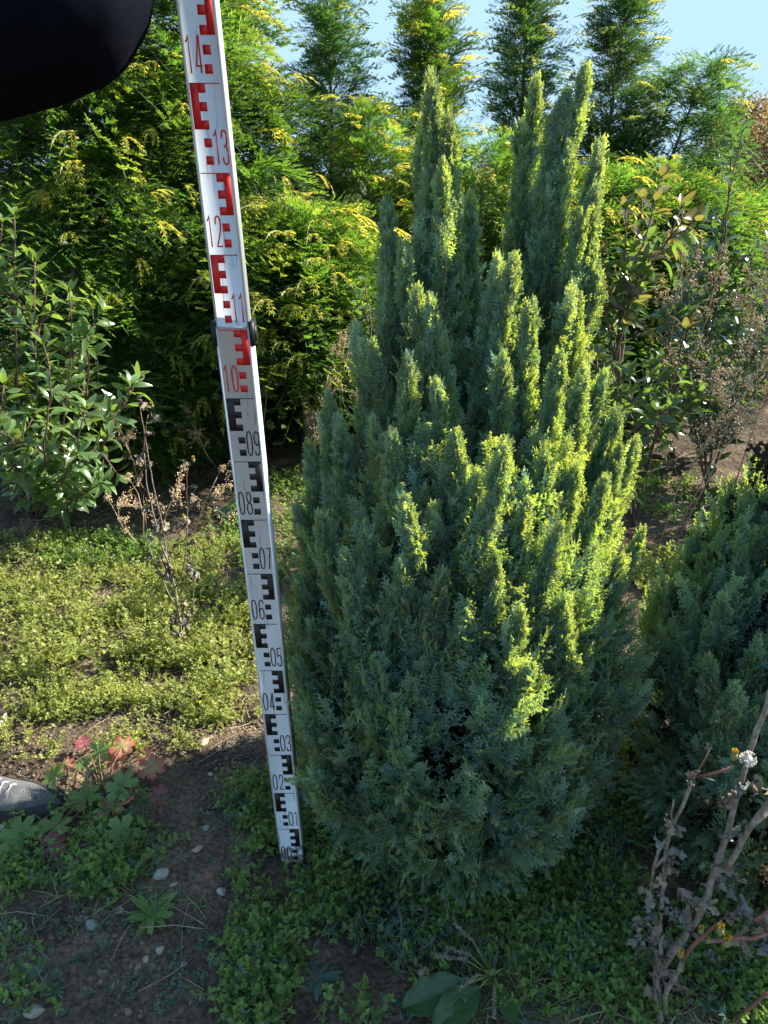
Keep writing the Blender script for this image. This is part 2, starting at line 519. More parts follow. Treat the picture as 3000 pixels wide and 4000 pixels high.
nss = nt.nodes.new("ShaderNodeTexNoise"); nss.inputs["Scale"].default_value = 6; nss.inputs["Detail"].default_value = 8; nt.links.new(mps.outputs[0], nss.inputs["Vector"])
wc = mixc(nt, wc, (.30, .31, .31), ramp(nt, [(.60, (0, 0, 0)), (.68, (.8, .8, .8))], nss.outputs[0]))
nt.links.new(wc, b.inputs["Base Color"]); b.inputs["Roughness"].default_value = .36
m_black = plain("black_print", (.012, .010, .010), .45, (.03, .024, .02), 60)
m_red = plain("red_print", (.60, .018, .015), .4, (.50, .02, .018), 30)
m_clip = plain("black_plastic", (.015, .016, .018), .5)
staff = thing("measuring_staff", (SX, SY, 0), "tall white levelling staff with red and black scale marks", "measuring staff")
def extr(mb, poly, z0, z1, inset=0):
    """horizontal outline (u,v) extruded along the staff"""
    n = len(poly)
    lo = np.array([staff_pt(u, v, z0) for u, v in poly]); hi = np.array([staff_pt(u, v, z1) for u, v in poly])
    v = np.vstack([lo, hi, lo.mean(0), hi.mean(0)]); f = []
    for i in range(n):
        j = (i + 1) % n
        f += [(i, j, n + j), (i, n + j, n + i), (2 * n, j, i), (2 * n + 1, n + i, n + j)]
    mb.add(v, f)
W1, W2 = .0505, .0470
def outline(W, v1, v0, r=.0022):
    h = W / 2
    # raised rims at both edges of the face, shallow groove beside them
    return [(-h, v0), (h, v0), (h, v1 - r), (h - r * .6, v1), (h - .0030, v1), (h - .0036, v1 - .0006), (-h + .0036, v1 - .0006), (-h + .0030, v1), (-h + r * .6, v1), (-h, v1 - r)]
mb = MB(); extr(mb, outline(W1, .0, -.026), -.01, 1.103); mb.build("lower_section", m_white, staff)
mb = MB(); extr(mb, outline(W2, -.0012, -.0245), 1.1035, 2.02); mb.build("upper_section", m_white, staff)
for sgn in (-1, 1):
    mb = MB()
    u = sgn * (W1 / 2 + .0012)
    pl = [(u - .0032, -.027), (u + .0032, -.027), (u + .0036, -.006), (u + .0032, .0022), (u - .0032, .0022)]
    extr(mb, pl, 1.078, 1.111)
    extr(mb, [(u + sgn * .0037 - .0014, -.020), (u + sgn * .0037 + .0014, -.020), (u + sgn * .0037 + .0014, -.004), (u + sgn * .0037 - .0014, -.004)], 1.084, 1.104)
    mb.build("clamp", m_clip, staff)
mb = MB(); extr(mb, [(-W1 / 2 + .001, .0006), (W1 / 2 - .001, .0006), (W1 / 2 - .001, -.02), (-W1 / 2 + .001, -.02)], 1.1028, 1.1048)
mb.build("joint_lip", plain("grey_blue_joint", (.35, .42, .48), .4), staff)

GL = {
 '1': [[(.12, .84), (.30, .88), (.55, 1.0), (.55, 0)]],
 '2': [[(.08, .74), (.10, .88), (.25, .97), (.5, 1.0), (.75, .97), (.92, .86), (.92, .70), (.80, .52), (.45, .27), (.12, .06), (.10, 0.02), (.98, 0.02)]],
 '3': [[(.08, .78), (.12, .92), (.35, 1.0), (.65, 1.0), (.88, .90), (.90, .70), (.75, .57), (.45, .54), (.75, .50), (.93, .38), (.93, .15), (.75, .02), (.40, 0.0), (.12, .06), (.06, .22)]],
 '4': [[(.95, .20), (.05, .20), (.62, 1.0), (.72, 1.0), (.72, 0)]],
 '5': [[(.90, 1.0), (.18, 1.0), (.12, .54), (.35, .62), (.65, .60), (.90, .46), (.93, .20), (.72, .02), (.40, 0.0), (.12, .07), (.06, .20)]],
 '6': [[(.90, .82), (.80, .96), (.5, 1.0), (.2, .93), (.08, .70), (.06, .30), (.14, .08), (.5, 0), (.86, .08), (.94, .28), (.86, .50), (.5, .58), (.2, .50), (.08, .36)]],
 '7': [[(.05, .985), (.92, .985), (.60, .55), (.45, 0)]],
 '8': [[(.5, .54), (.2, .62), (.12, .80), (.25, .96), (.5, 1.0), (.75, .96), (.88, .80), (.80, .62), (.5, .54), (.16, .44), (.05, .24), (.16, .05), (.5, 0.0), (.84, .05), (.95, .24), (.84, .44), (.5, .54)]],
}
GL['0'] = [[(.5 + .44 * math.copysign(abs(math.cos(a)) ** .8, math.cos(a)), .5 + .5 * math.copysign(abs(math.sin(a)) ** .75, math.sin(a))) for a in np.linspace(0, 2 * math.pi, 25)]]
GL['9'] = [[(1 - x, 1 - y) for x, y in p] for p in GL['6']]
def slab(mb, pts2, v):
    """flat print: convex outline in (u,w)"""
    n = len(pts2)
    fr = np.array([staff_pt(u, v, w) for u, w in pts2]); bk = np.array([staff_pt(u, v - .0010, w) for u, w in pts2])
    f = [(0, i, i + 1) for i in range(1, n - 1)]
    for i in range(n):
        j = (i + 1) % n; f += [(i, n + i, n + j), (i, n + j, j)]
    mb.add(np.vstack([fr, bk]), f)
def stroke(mb, pts, th, v):
    p = np.array(pts, float); T = np.gradient(p, axis=0)
    # mitred ribbon
    L = []; R = []
    for i in range(len(p)):
        d0 = p[i] - p[i - 1] if i else p[1] - p[0]
        d1 = p[i + 1] - p[i] if i < len(p) - 1 else p[i] - p[i - 1]
        if i in (0, len(p) - 1) and np.allclose(p[0], p[-1]): d0 = p[-1] - p[-2]; d1 = p[1] - p[0]
        d0 = d0 / np.linalg.norm(d0); d1 = d1 / np.linalg.norm(d1)
        n = np.array([-(d0 + d1)[1], (d0 + d1)[0]]); n /= max(np.linalg.norm(n), 1e-6)
        k = 1 / max(.45, abs(n @ np.array([-d0[1], d0[0]])))
        L.append(p[i] + n * th / 2 * k); R.append(p[i] - n * th / 2 * k)
    for i in range(len(p) - 1):
        slab(mb, [L[i], R[i], R[i + 1], L[i + 1]], v)
mk = {0: MB(), 1: MB()}
mku = MB()
FV1, FV2 = -.0002, -.0014
for k in range(0, 20):
    z0 = k * .1
    up = k >= 11
    v = FV2 if up else FV1
    mb = mku if up else mk[1 if k >= 10 else 0]
    W = (W2 if up else W1)
    fx = lambda q: (q - .5) * W
    def rect(q0, q1, a, c): slab(mb, [(fx(q0), z0 + a), (fx(q1), z0 + a), (fx(q1), z0 + c), (fx(q0), z0 + c)], v)
    if k % 2 == 0:     # digits left, reversed E right
        q0, q1, qs = .52, .90, .715; sq = (.545, .745); dg = (.10, .335); ln = (.10, .90)
        rect(qs, q1, .05, .10)
        for a in (.05, .07, .09): rect(q0, qs + .001, a, a + .01)
    else:
        q0, q1, qs = .09, .49, .30; sq = (.31, .51); dg = (.55, .765); ln = (.09, .88)
        rect(q0, qs, .05, .10)
        for a in (.05, .07, .09): rect(qs - .001, q1, a, a + .01)
    rect(sq[0], sq[1], .01, .02); rect(sq[0], sq[1], .03, .04)
    rect(ln[0], ln[1], .0995, .1006)
    for ch, q in zip("%02d" % k, dg):
        for path in GL[ch]:
            stroke(mb, [(fx(q) + x * .165 * W, z0 + .0105 + y * .0385) for x, y in path], .0017, v + .0002)
mk[0].build("black_scale_marks", m_black, staff)
mk[1].build("red_scale_marks", m_red, staff)
mku.build("red_scale_marks", m_red, staff)

# ------------------------------------------------------------------ cypress bushes
def add_plume(mb, tms, pos, dirs, normals, scale, tipadd=None, rnd=None):
    pos = np.asarray(pos); dirs = norm(np.asarray(dirs)); N = len(pos)
    R = frames(dirs, norm(normals))
    idx = RNG.integers(len(tms), size=N); scale = np.broadcast_to(scale, (N,))
    rnd = RNG.random(N) if rnd is None else rnd
    for i, tm in enumerate(tms):
        k = idx == i
        mb.inst(tm, pos[k], R[k], scale[k], rnd[k], None if tipadd is None else tipadd[k])

def bush_body(mb, inner, C, prof, z0, z1, n, up0, up1, front_only=False, lob=6, seed=1, bias=(0, 0)):
    """plumes over a rounded envelope; prof(z) = radius"""
    g = np.random.default_rng(seed)
    z = g.uniform(0, 1, n * 3) ** 1.15; z = z0 + (z1 - z0) * z
    r = prof(z); keep = g.random(n * 3) < (r / r.max()) ** .5; z = z[keep][:n]; r = r[keep][:n]; n = len(z)
    th = g.uniform(0, 2 * math.pi, n)
    lobes = .5 + .5 * np.cos(th * lob + 3 * np.sin(z * 5 + seed) + z * 2)
    nz = vnoise(th * 4 + 9, z * 9 + 7, seed + 20)
    depth = .84 + .13 * lobes * np.clip((z - .1) / .3, .2, 1) + .11 * (nz - .5) - .24 * (g.random(n) ** 2.5)
    rr = r * depth
    out = np.stack([np.cos(th), np.sin(th), np.zeros(n)], -1)
    pos = np.stack([C[0] + rr * np.cos(th), C[1] + rr * np.sin(th), z], -1)
    t = (z - z0) / (z1 - z0)
    upw = up0 + (up1 - up0) * np.clip(t * 1.4, 0, 1)
    d = out * (1.15 - .95 * np.clip(t * 1.8, 0, 1))[:, None] + np.array([0, 0, 1]) * upw[:, None] + g.normal(size=(n, 3)) * .22
    d = norm(d)
    pos = pos - d * .045
    tang = np.stack([-np.sin(th), np.cos(th), np.zeros(n)], -1)
    nrm = out + tang * g.normal(size=(n, 1)) * .7 + g.normal(size=(n, 3)) * .2
    low = z < z0 + .42 * (z1 - z0)
    add_plume(mb, PLUME_S, pos[low], d[low], nrm[low], g.uniform(.6, 1.1, low.sum()), -.12 + .5 * g.random(low.sum()))
    add_plume(mb, PLUME, pos[~low], d[~low], nrm[~low], g.uniform(.6, 1.0, (~low).sum()), -.2 + .4 * g.random((~low).sum()))

def spire(mb, wood, tip, base, rad, n, seed=0, taper=.75, sc=1.0):
    """one upright feathery leader"""
    g = np.random.default_rng(seed + 500)
    tip = np.array(tuple(tip)); base = np.array(tuple(base)); ax = tip - base; L = np.linalg.norm(ax); a = ax / L
    ref = np.array([1., 0, 0]); e1 = norm(np.cross(a, ref)); e2 = np.cross(a, e1)
    t = np.sort(1 - (g.random(n)) ** 1.15 * 1.0); t = np.clip(t, 0, .985)
    prof = np.clip((1 - t) ** taper, 0, 1)
    r = rad * prof * g.uniform(.45, 1.0, n)
    th = g.uniform(0, 2 * math.pi, n)
    bend = np.sin(t * math.pi)[:, None] * (e1 * g.normal() + e2 * g.normal()) * .012
    o = e1 * np.cos(th)[:, None] + e2 * np.sin(th)[:, None]
    s = sc * (.42 + .55 * prof) * g.uniform(.8, 1.15, n)
    d = norm(a + o * (.16 + .30 * prof)[:, None] + g.normal(size=(n, 3)) * .10)
    pos = base + ax * t[:, None] + o * r[:, None] + bend - d * (.10 * s)[:, None]
    nrm = o + g.normal(size=(n, 3)) * .6
    add_plume(mb, PLUME, pos, d, nrm, s * .95, -.02 + .35 * t * g.random(n))
    # the leader itself
    add_plume(mb, PLUME, [tip - a * .10], [a], rand_unit(1), np.array([.75 * sc]), np.array([.2]))
    wood.tube([base + ax * u for u in np.linspace(0, .85, 8)], np.linspace(.004, .001, 8), 4)

def prof_of(pts):
    zz = [p[0] for p in pts]; rr = [p[1] for p in pts]
    return lambda z: np.interp(z, zz, rr)

BX, BY = .145, 1.235
bush = thing("cypress_bush", (BX, BY, 0), "large blue-green cypress bush with many upright spires beside the measuring staff", "conifer bush", "blue-green cypress bushes in the row")
fol = MB(); wood = MB(); inn = MB()
prof = prof_of([(0, .27), (.06, .335), (.15, .362), (.3, .378), (.42, .368), (.55, .33), (.7, .265), (.85, .18), (.95, .10)])
bush_body(fol, inn, (BX, BY), prof, .0, .88, 2700, .05, 1.0, seed=3, lob=9)
bush_body(fol, inn, (BX, BY), prof, .0, .34, 800, .0, .6, seed=13, lob=9)
# spires: tip (1659-wide view), distance, radius, length
SP = [
 (930, 150, 1.40, .034, .50), (972, 236, 1.36, .040, .42), (958, 345, 1.30, .042, .42), (1014, 412, 1.42, .040, .42), (912, 250, 1.44, .040, .45),
 (835, 433, 1.34, .038, .34), (869, 520, 1.28, .044, .36), (905, 470, 1.33, .05, .42), (840, 600, 1.30, .05, .36), (930, 640, 1.22, .055, .38), (985, 560, 1.33, .05, .4),
 (769, 699, 1.30, .040, .34), (800, 742, 1.22, .040, .32), (702, 840, 1.26, .034, .32), (668, 960, 1.26, .040, .30), (730, 900, 1.22, .045, .34), (640, 1090, 1.26, .040, .30),
 (880, 765, 1.16, .055, .36), (945, 820, 1.14, .045, .34), (985, 930, 1.07, .040, .30), (800, 905, 1.14, .05, .34), (850, 930, 1.10, .045, .3),
 (875, 1072, .99, .036, .25), (935, 1092, 1.02, .026, .22), (745, 1185, 1.00, .045, .28), (690, 1110, 1.07, .045, .3), (790, 1130, 1.05, .04, .28), (860, 1210, .97, .035, .22), (650, 1240, 1.12, .045, .28),
 (1161, 160, 1.44, .046, .52), (1130, 260, 1.46, .046, .5), (1205, 230, 1.42, .04, .45), (1267, 138, 1.42, .036, .50), (1232, 300, 1.40, .045, .45), (1299, 296, 1.40, .040, .46), (1285, 400, 1.36, .046, .42), (1262, 452, 1.33, .046, .42),
 (1178, 500, 1.38, .045, .42), (1112, 550, 1.24, .036, .40), (1077, 553, 1.26, .036, .38), (1150, 646, 1.22, .040, .36), (1040, 690, 1.26, .040, .35), (1090, 760, 1.16, .045, .34),
 (1299, 590, 1.32, .042, .42), (1238, 608, 1.26, .046, .42), (1210, 760, 1.18, .05, .38), (1310, 800, 1.28, .042, .38), (1265, 780, 1.22, .046, .38), (1375, 945, 1.28, .040, .34), (1340, 960, 1.24, .045, .34), (1395, 1140, 1.27, .035, .30),
 (1097, 950, .99, .024, .26), (1030, 1010, 1.04, .030, .26), (1180, 960, 1.10, .05, .34), (1250, 1000, 1.12, .05, .34), (1310, 1030, 1.16, .05, .34), (1140, 1080, 1.02, .045, .30), (1210, 1130, 1.03, .045, .3), (1290, 1180, 1.09, .045, .3), (1350, 1200, 1.18, .045, .3),
 (1070, 1200, .97, .036, .25), (1130, 1310, .95, .035, .22), (1150, 1435, .92, .025, .16), (960, 1230, .96, .028, .2), (1220, 1290, 1.0, .04, .22), (1010, 1300, .95, .03, .2),
]
CTR = np.array([BX, BY])
for i, (x, y, Yd, r, L) in enumerate(SP):
    tip = D2(x, y, Yd); L = L * 1.12 + .04; r = r * 1.3
    inw = np.array([BX, BY]) - np.array([tip.x, tip.y])
    base = Vector((tip.x + inw[0] * .30 * min(1, L / .4), tip.y + inw[1] * .25, tip.z - L))
    if x == 1097: base = tip + Vector((-.062, .03, -.26)); r = .024
    spire(fol, wood, tip, base, r, int(34 + 4300 * L * r), seed=i)
# broad cones that the leaders merge into
for k, (x, y, Yd, r, L, n) in enumerate([(938, 185, 1.38, .085, .72, 330), (1225, 190, 1.43, .105, .80, 430), (1095, 600, 1.27, .075, .42, 170), (785, 735, 1.26, .075, .42, 170), (1335, 880, 1.27, .085, .44, 210), (700, 890, 1.25, .06, .38, 130), (900, 620, 1.24, .085, .42, 200), (1250, 640, 1.28, .09, .45, 220), (1185, 1000, 1.1, .08, .35, 170)]):
    tip = D2(x, y, Yd); spire(fol, wood, tip, Vector((tip.x + (BX - tip.x) * .35, tip.y + (BY - tip.y) * .5, tip.z - L)), r, n, seed=300 + k, taper=.8)
for k, (x, y, Yd, r, L) in enumerate([(612, 1430, 1.04, .05, .16), (618, 1560, 1.0, .05, .14), (640, 1340, 1.08, .05, .2), (650, 1660, .98, .05, .12)]):
    tip = D2(x, y, Yd) + Vector((.02, 0, 0)); spire(fol, wood, tip, tip + Vector((.06, .05, -L)), r, 60, seed=330 + k)
fol.build("foliage", M['cyp'], bush)
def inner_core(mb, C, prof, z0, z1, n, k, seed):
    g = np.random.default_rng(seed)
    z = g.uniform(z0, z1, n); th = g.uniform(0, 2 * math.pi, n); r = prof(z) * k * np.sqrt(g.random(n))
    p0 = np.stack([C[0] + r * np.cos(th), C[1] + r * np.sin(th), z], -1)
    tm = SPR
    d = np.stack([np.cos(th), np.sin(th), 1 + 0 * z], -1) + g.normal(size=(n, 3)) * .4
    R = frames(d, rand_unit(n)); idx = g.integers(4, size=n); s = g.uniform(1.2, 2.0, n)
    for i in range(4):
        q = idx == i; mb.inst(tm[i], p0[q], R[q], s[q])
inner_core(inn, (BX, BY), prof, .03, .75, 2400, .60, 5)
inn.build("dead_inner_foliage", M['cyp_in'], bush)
g = np.random.default_rng(4)
for i in range(40):
    th = g.uniform(0, 6.28); r = g.uniform(.02, .2); z = g.uniform(.55, .9)
    wood.tube([(BX + .03 * math.cos(th), BY + .03 * math.sin(th), 0), (BX + r * .7 * math.cos(th), BY + r * .7 * math.sin(th), z * .4), (BX + r * math.cos(th), BY + r * math.sin(th), z)], [.010, .007, .003], 6)
wood.tube([(BX, BY, -.03), (BX + .005, BY, .12), (BX, BY, .5)], [.03, .026, .012], 8)
wood.build("branches", M['bark_red'], bush)

# right hand bush, partly in view
RX, RY = .835, 1.18
rb = thing("cypress_bush", (RX, RY, 0), "blue-green cypress bush cut off by the right edge of the picture, behind the withered thistle", "conifer bush", "blue-green cypress bushes in the row")
fol = MB(); wood = MB(); inn = MB()
prof2 = prof_of([(0, .25), (.06, .33), (.15, .375), (.3, .375), (.42, .335), (.55, .29), (.7, .22), (.85, .14), (1.0, .1)])
bush_body(fol, inn, (RX, RY), prof2, .0, .80, 2100, .2, 1.0, seed=8, lob=8)
SR = [(1450, 1265, 1.28, .03, .22), (1495, 1170, 1.30, .036, .26), (1530, 1180, 1.22, .04, .26), (1570, 1100, 1.28, .04, .3), (1612, 1045, 1.28, .042, .32), (1640, 990, 1.30, .045, .36),
      (1600, 1190, 1.12, .04, .28), (1560, 1290, 1.05, .04, .25), (1640, 1150, 1.15, .045, .3), (1500, 1330, 1.12, .04, .25), (1590, 1480, .93, .035, .2), (1645, 1370, 1.0, .045, .25), (1530, 1420, 1.0, .04, .2), (1450, 1420, 1.18, .035, .22)]
for i, (x, y, Yd, r, L) in enumerate(SR):
    tip = D2(x, y, Yd); L = L * 1.2 + .03; r = r * 1.1; base = Vector((tip.x + (RX - tip.x) * .3, tip.y + (RY - tip.y) * .3, tip.z - L))
    spire(fol, wood, tip, base, r, int(34 + 4300 * L * r), seed=100 + i)
g = np.random.default_rng(14)
for i in range(26):   # spires of the part beyond the frame
    th = g.uniform(-2.0, 2.6); r = g.uniform(.04, .26); zt = .98 - r * 1.3 + g.uniform(-.08, .08)
    b0 = Vector((RX + r * math.cos(th), RY + r * math.sin(th), zt - .4))
    if b0.x < RX - .02: continue
    spire(fol, wood, b0 + Vector((.02 * math.cos(th), .02 * math.sin(th), .4)), b0, .045, 60, seed=200 + i)
fol.build("foliage", M['cyp'], rb)
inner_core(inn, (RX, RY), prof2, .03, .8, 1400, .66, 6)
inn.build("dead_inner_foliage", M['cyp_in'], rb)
wood.tube([(RX, RY, -.03), (RX, RY, .4)], [.03, .015], 8)
for i in range(20):
    th = g.uniform(0, 6.28); r = g.uniform(.02, .2); z = g.uniform(.5, .8)
    wood.tube([(RX + .03 * math.cos(th), RY + .03 * math.sin(th), 0), (RX + r * .7 * math.cos(th), RY + r * .7 * math.sin(th), z * .4), (RX + r * math.cos(th), RY + r * math.sin(th), z)], [.010, .007, .003], 6)
wood.build("branches", M['bark_red'], rb)

# ------------------------------------------------------------------ hedge trees
def hedge_tree(px, pytip, Yd, W, label, mat='hedge', zb=.10, nb=90, lean=(0, 0), seed=0, tails=1.0, fs=1.0, spread=.9, trunk_r=.03, group="tall conifers of the hedge", col=False, name="hedge_tree", zmax=None):
    g = np.random.default_rng(seed + 900)
    tip = np.array(tuple(at(px, pytip, Yd)))
    Ht = tip[2] if zmax is None else zmax
    base = np.array([tip[0] - lean[0], Yd - lean[1], 0.])
    top = np.array([tip[0], Yd, Ht])
    root = thing(name, tuple(base), label, "conifer tree", group)
    wd = MB(); cr = MB()
    def axis(t): return base + (top - base) * t + np.array([math.sin(t * 5 + seed) * .02, 0, 0]) * t
    wd.tube([axis(t) for t in np.linspace(-.01, .97, 12)], np.linspace(trunk_r, .004, 12), 8)
    fp, fd, fn, fsz, ft = [], [], [], [], []
    tp, td, tn = [], [], []
    for i in range(nb):
        t = zb / Ht + (1 - zb / Ht) * (i + g.random()) / nb
        p0 = axis(t)
        th = i * 2.39996 + g.normal() * .3
        prof_ = min(1.0, ((1 - t) * 1.9) ** .75 + .06) * (1 - .25 * max(0, (.35 - t)) / .35)
        if col: prof_ = min(1.0, ((1 - t) * 3.6) ** .6 + .10)
        Lb = W * prof_ * (g.uniform(.45, 1.35) if col else g.uniform(.7, 1.15))
        el = .15 + .65 * t * spread + g.normal() * .12 + (.45 if col else 0)
        o = np.array([math.cos(th) * math.cos(el), math.sin(th) * math.cos(el), math.sin(el)])
        # curved branch, drooping outward
        pts = []
        for u in np.linspace(0, 1, 5):
            pts.append(p0 + o * Lb * u + np.array([0, 0, -.12 * Lb * u * u + .05 * Lb * u]))
        wd.tube(pts, np.linspace(.007 * (1.2 - t), .0012, 5), 4, cap=False)
        nf = int(5 + Lb * (16 if not col else 24))
        for k in range(nf):
            u = g.uniform(.18, 1.0) ** .7 if k < nf - 1 else 1.0
            j = min(3, int(u * 4)); w = u * 4 - j
            q = pts[j] * (1 - w) + pts[min(4, j + 1)] * w
            side = g.normal() * .60 if u < .95 else g.normal() * .2
            tang = np.array([-math.sin(th), math.cos(th), 0])
            d = norm(o * 1.0 + tang * side + np.array([0, 0, g.normal() * .18 - .28]))
            nn = norm(np.array([0, 0, 1.]) * g.uniform(.5, 1) + tang * g.normal() * .45 + o * g.uniform(0, .7) + g.normal(size=3) * .15)
            fp.append(q); fd.append(d); fn.append(nn)
            fsz.append(fs * g.uniform(.7, 1.35) * (.6 + .4 * min(1, Lb / .3))); ft.append(-.68 + .5 * u * g.random() + .1 * t)
            if u > .85 and g.random() < .38 * tails:
                tp.append(q + d * .20 * fsz[-1]); td.append(d); tn.append(np.array([0, 0, 1.]))
    fp = np.array(fp); fd = np.array(fd); fn = np.array(fn); fsz = np.array(fsz); ft = np.array(ft)
    R = frames(fd, fn); idx = g.integers(4, size=len(fp))
    # crown clumps share a brightness so that they read as sprays
    rn = np.clip(.5 + (vnoise(fp[:, 0] * 5 + 30, fp[:, 2] * 5 + 30, seed) - .5) * 1.2 + g.normal(size=len(fp)) * .15, 0, 1)
    for i in range(4):
        k = idx == i
        cr.inst(FROND[i], fp[k], R[k], fsz[k], rn[k], ft[k])
    if tp:
        tp = np.array(tp); R = frames(np.array(td), np.array(tn))
        cr.inst(TAIL[seed % 3], tp, R, g.uniform(.7, 1.3, len(tp)), g.uniform(.6, 1, len(tp)))
    wd.build("trunk", M['bark'], root)
    cr.build("crown", M[mat], root)
    return root

HT = [
 # px, pytip, Y, W, label, mat, extra
 (60, -250, 3.45, .62, "broad dark green hedge conifer at the left edge, behind the leafy shrub", 'hedge', dict(nb=105)),
 (540, -280, 3.75, .66, "tall hedge conifer with yellow drooping tips seen below the dark sleeve", 'hedge', dict(nb=120)),
 (790, -160, 4.0, .29, "yellow-green hedge conifer rising directly behind the measuring staff", 'hedge', dict(nb=110, lean=(-.02, 0))),
 (1170, 900, 3.45, .42, "short bright hedge conifer with a bare grey trunk, right of the measuring staff", 'hedge', dict(nb=110, zb=.38, tails=1.6, spread=1.3)),
 (1270, -60, 4.7, .17, "dark pointed hedge conifer standing against the sky right of the open gap", 'hedge_dark', dict(nb=190, tails=.8, col=True, fs=.6)),
 (1690, -80, 4.6, .19, "tall hedge conifer with a bright top behind the left spires of the big bush", 'hedge', dict(nb=190, tails=.8, col=True, fs=.62)),
 (1900, 600, 4.2, .40, "bright yellow-green hedge conifer seen between the two groups of spires", 'hedge', dict(nb=95)),
 (2085, -100, 5.0, .19, "tall dark hedge conifer rising above the right spires of the big bush", 'hedge_dark', dict(nb=190, tails=.8, col=True, fs=.62)),
 (2270, 680, 4.5, .46, "lower yellow-green hedge conifer just right of the big bush's tallest spires", 'hedge', dict(nb=100)),
 (2450, -100, 5.2, .20, "slender hedge conifer with thin wispy top showing its pale trunk", 'hedge_dark', dict(nb=190, tails=.6, col=True, fs=.62)),
 (2560, 700, 4.8, .55, "broad hedge conifer behind the shrub with orange young leaves", 'hedge', dict(nb=100, fs=1.1)),
 (2760, 260, 5.4, .42, "hedge conifer leaning right with feathery drooping top", 'hedge_dark', dict(nb=120, lean=(.55, 0), tails=.5)),
 (2840, 800, 5.0, .62, "low spreading yellow-green hedge conifer near the right edge", 'hedge', dict(nb=80)),
 (1450, 470, 4.1, .20, "narrow young hedge conifer with a bright lit tip between taller dark ones", 'hedge', dict(nb=110, col=True, fs=.6)),
 (1330, 900, 5.2, .45, "dark bushy hedge conifer filling the shade under the open gap in the tops", 'hedge_dark', dict(nb=90, tails=.2)),
]
HT += [
 (230, -60, 4.7, .60, "dark hedge conifer standing second row behind the tall one under the sleeve", 'hedge_dark', dict(nb=95, tails=.2)),
 (640, 480, 5.2, .45, "dark hedge conifer in the second row showing left of the measuring staff", 'hedge_dark', dict(nb=90, tails=.2)),
 (1600, 760, 5.6, .5, "dark hedge conifer in the second row behind the left spires", 'hedge_dark', dict(nb=80, tails=.2)),
 (2250, 760, 6.0, .62, "dark hedge conifer in the second row behind the right spires", 'hedge_dark', dict(nb=80, tails=.2)),
 (2680, 820, 6.4, .70, "dark hedge conifer in the second row behind the right-hand shrubs", 'hedge_dark', dict(nb=70, tails=.2)),
]
for i, (px, py, Yd, W, lab, mat, kw) in enumerate(HT):
    hedge_tree(px, py, Yd, W, lab, mat, seed=i, **kw)

# ------------------------------------------------------------------ far trees beyond the hedge
def far_conifer(px, py, Yd, W, label, seed):
    g = np.random.default_rng(seed); tip = at(px, py, Yd); root = thing("distant_conifer", (tip.x, Yd, 0), label, "conifer tree", "distant dark conifers")
    wd = MB(); cr = MB(); wd.tube([(tip.x, Yd, -.1), (tip.x, Yd, tip.z)], [.25, .03], 6)
    for k in range(260):
        t = k / 260; z = tip.z * (.25 + .75 * t); th = g.uniform(0, 6.28); r = W * (1 - t) * g.uniform(.6, 1) + .15
        d = np.array([math.cos(th), math.sin(th), -.15])
        R = frames(d[None], np.array([[0, 0, 1.]])); cr.inst(FROND[k % 4], np.array([[tip.x, Yd, z]]), R, r / .26)
    wd.build("trunk", M['bark'], root); cr.build("crown", M['far_con'], root)
far_conifer(2868, 372, 38, 1.6, "taller of the two small dark pointed trees on the right horizon", 1)
far_conifer(2942, 392, 40, 1.5, "shorter of the two small dark pointed trees on the right horizon", 2)
def round_tree(px, py, Yd, rad, label, mat, seed, name="autumn_tree", n=900, ls=.16):
    g = np.random.default_rng(seed); c = at(px, py, Yd); root = thing(name, (c.x, Yd, 0), label, "tree")
    wd = MB(); cr = MB()
    wd.tube([(c.x, Yd, -.1), (c.x + .1, Yd, c.z * .6), (c.x, Yd, c.z)], [.18, .12, .03], 7)
    cen = []
    for k in range(26):
        d = norm(g.normal(size=3)) * np.array([1, .8, .85]) * rad * g.uniform(.35, .9); e = np.array(tuple(c)) + d
        cen.append(e); wd.tube([(c.x, Yd, c.z * .55), tuple((np.array([c.x, Yd, c.z * .55]) + e) / 2 + g.normal(size=3) * .1), tuple(e)], [.05, .03, .01], 5)
    cen = np.array(cen); idx = g.integers(len(cen), size=n)
    p = cen[idx] + g.normal(size=(n, 3)) * rad * .17
    R = frames(rand_unit(n), rand_unit(n)); cr.inst(WLEAF[0], p, R, g.uniform(.6, 1.2, n) * ls, g.random(n))
    wd.build("trunk", M['bark'], root); cr.build("crown", M[mat], root)
round_tree(2900, 560, 16, .95, "round tree in orange autumn leaf beyond the hedge at the right edge", 'orange', 3, n=9000, ls=.07)
round_tree(3050, 640, 13, 1.0, "dull ochre autumn tree at the right edge, lower and nearer than the orange one", 'orange', 5, n=8000, ls=.06)

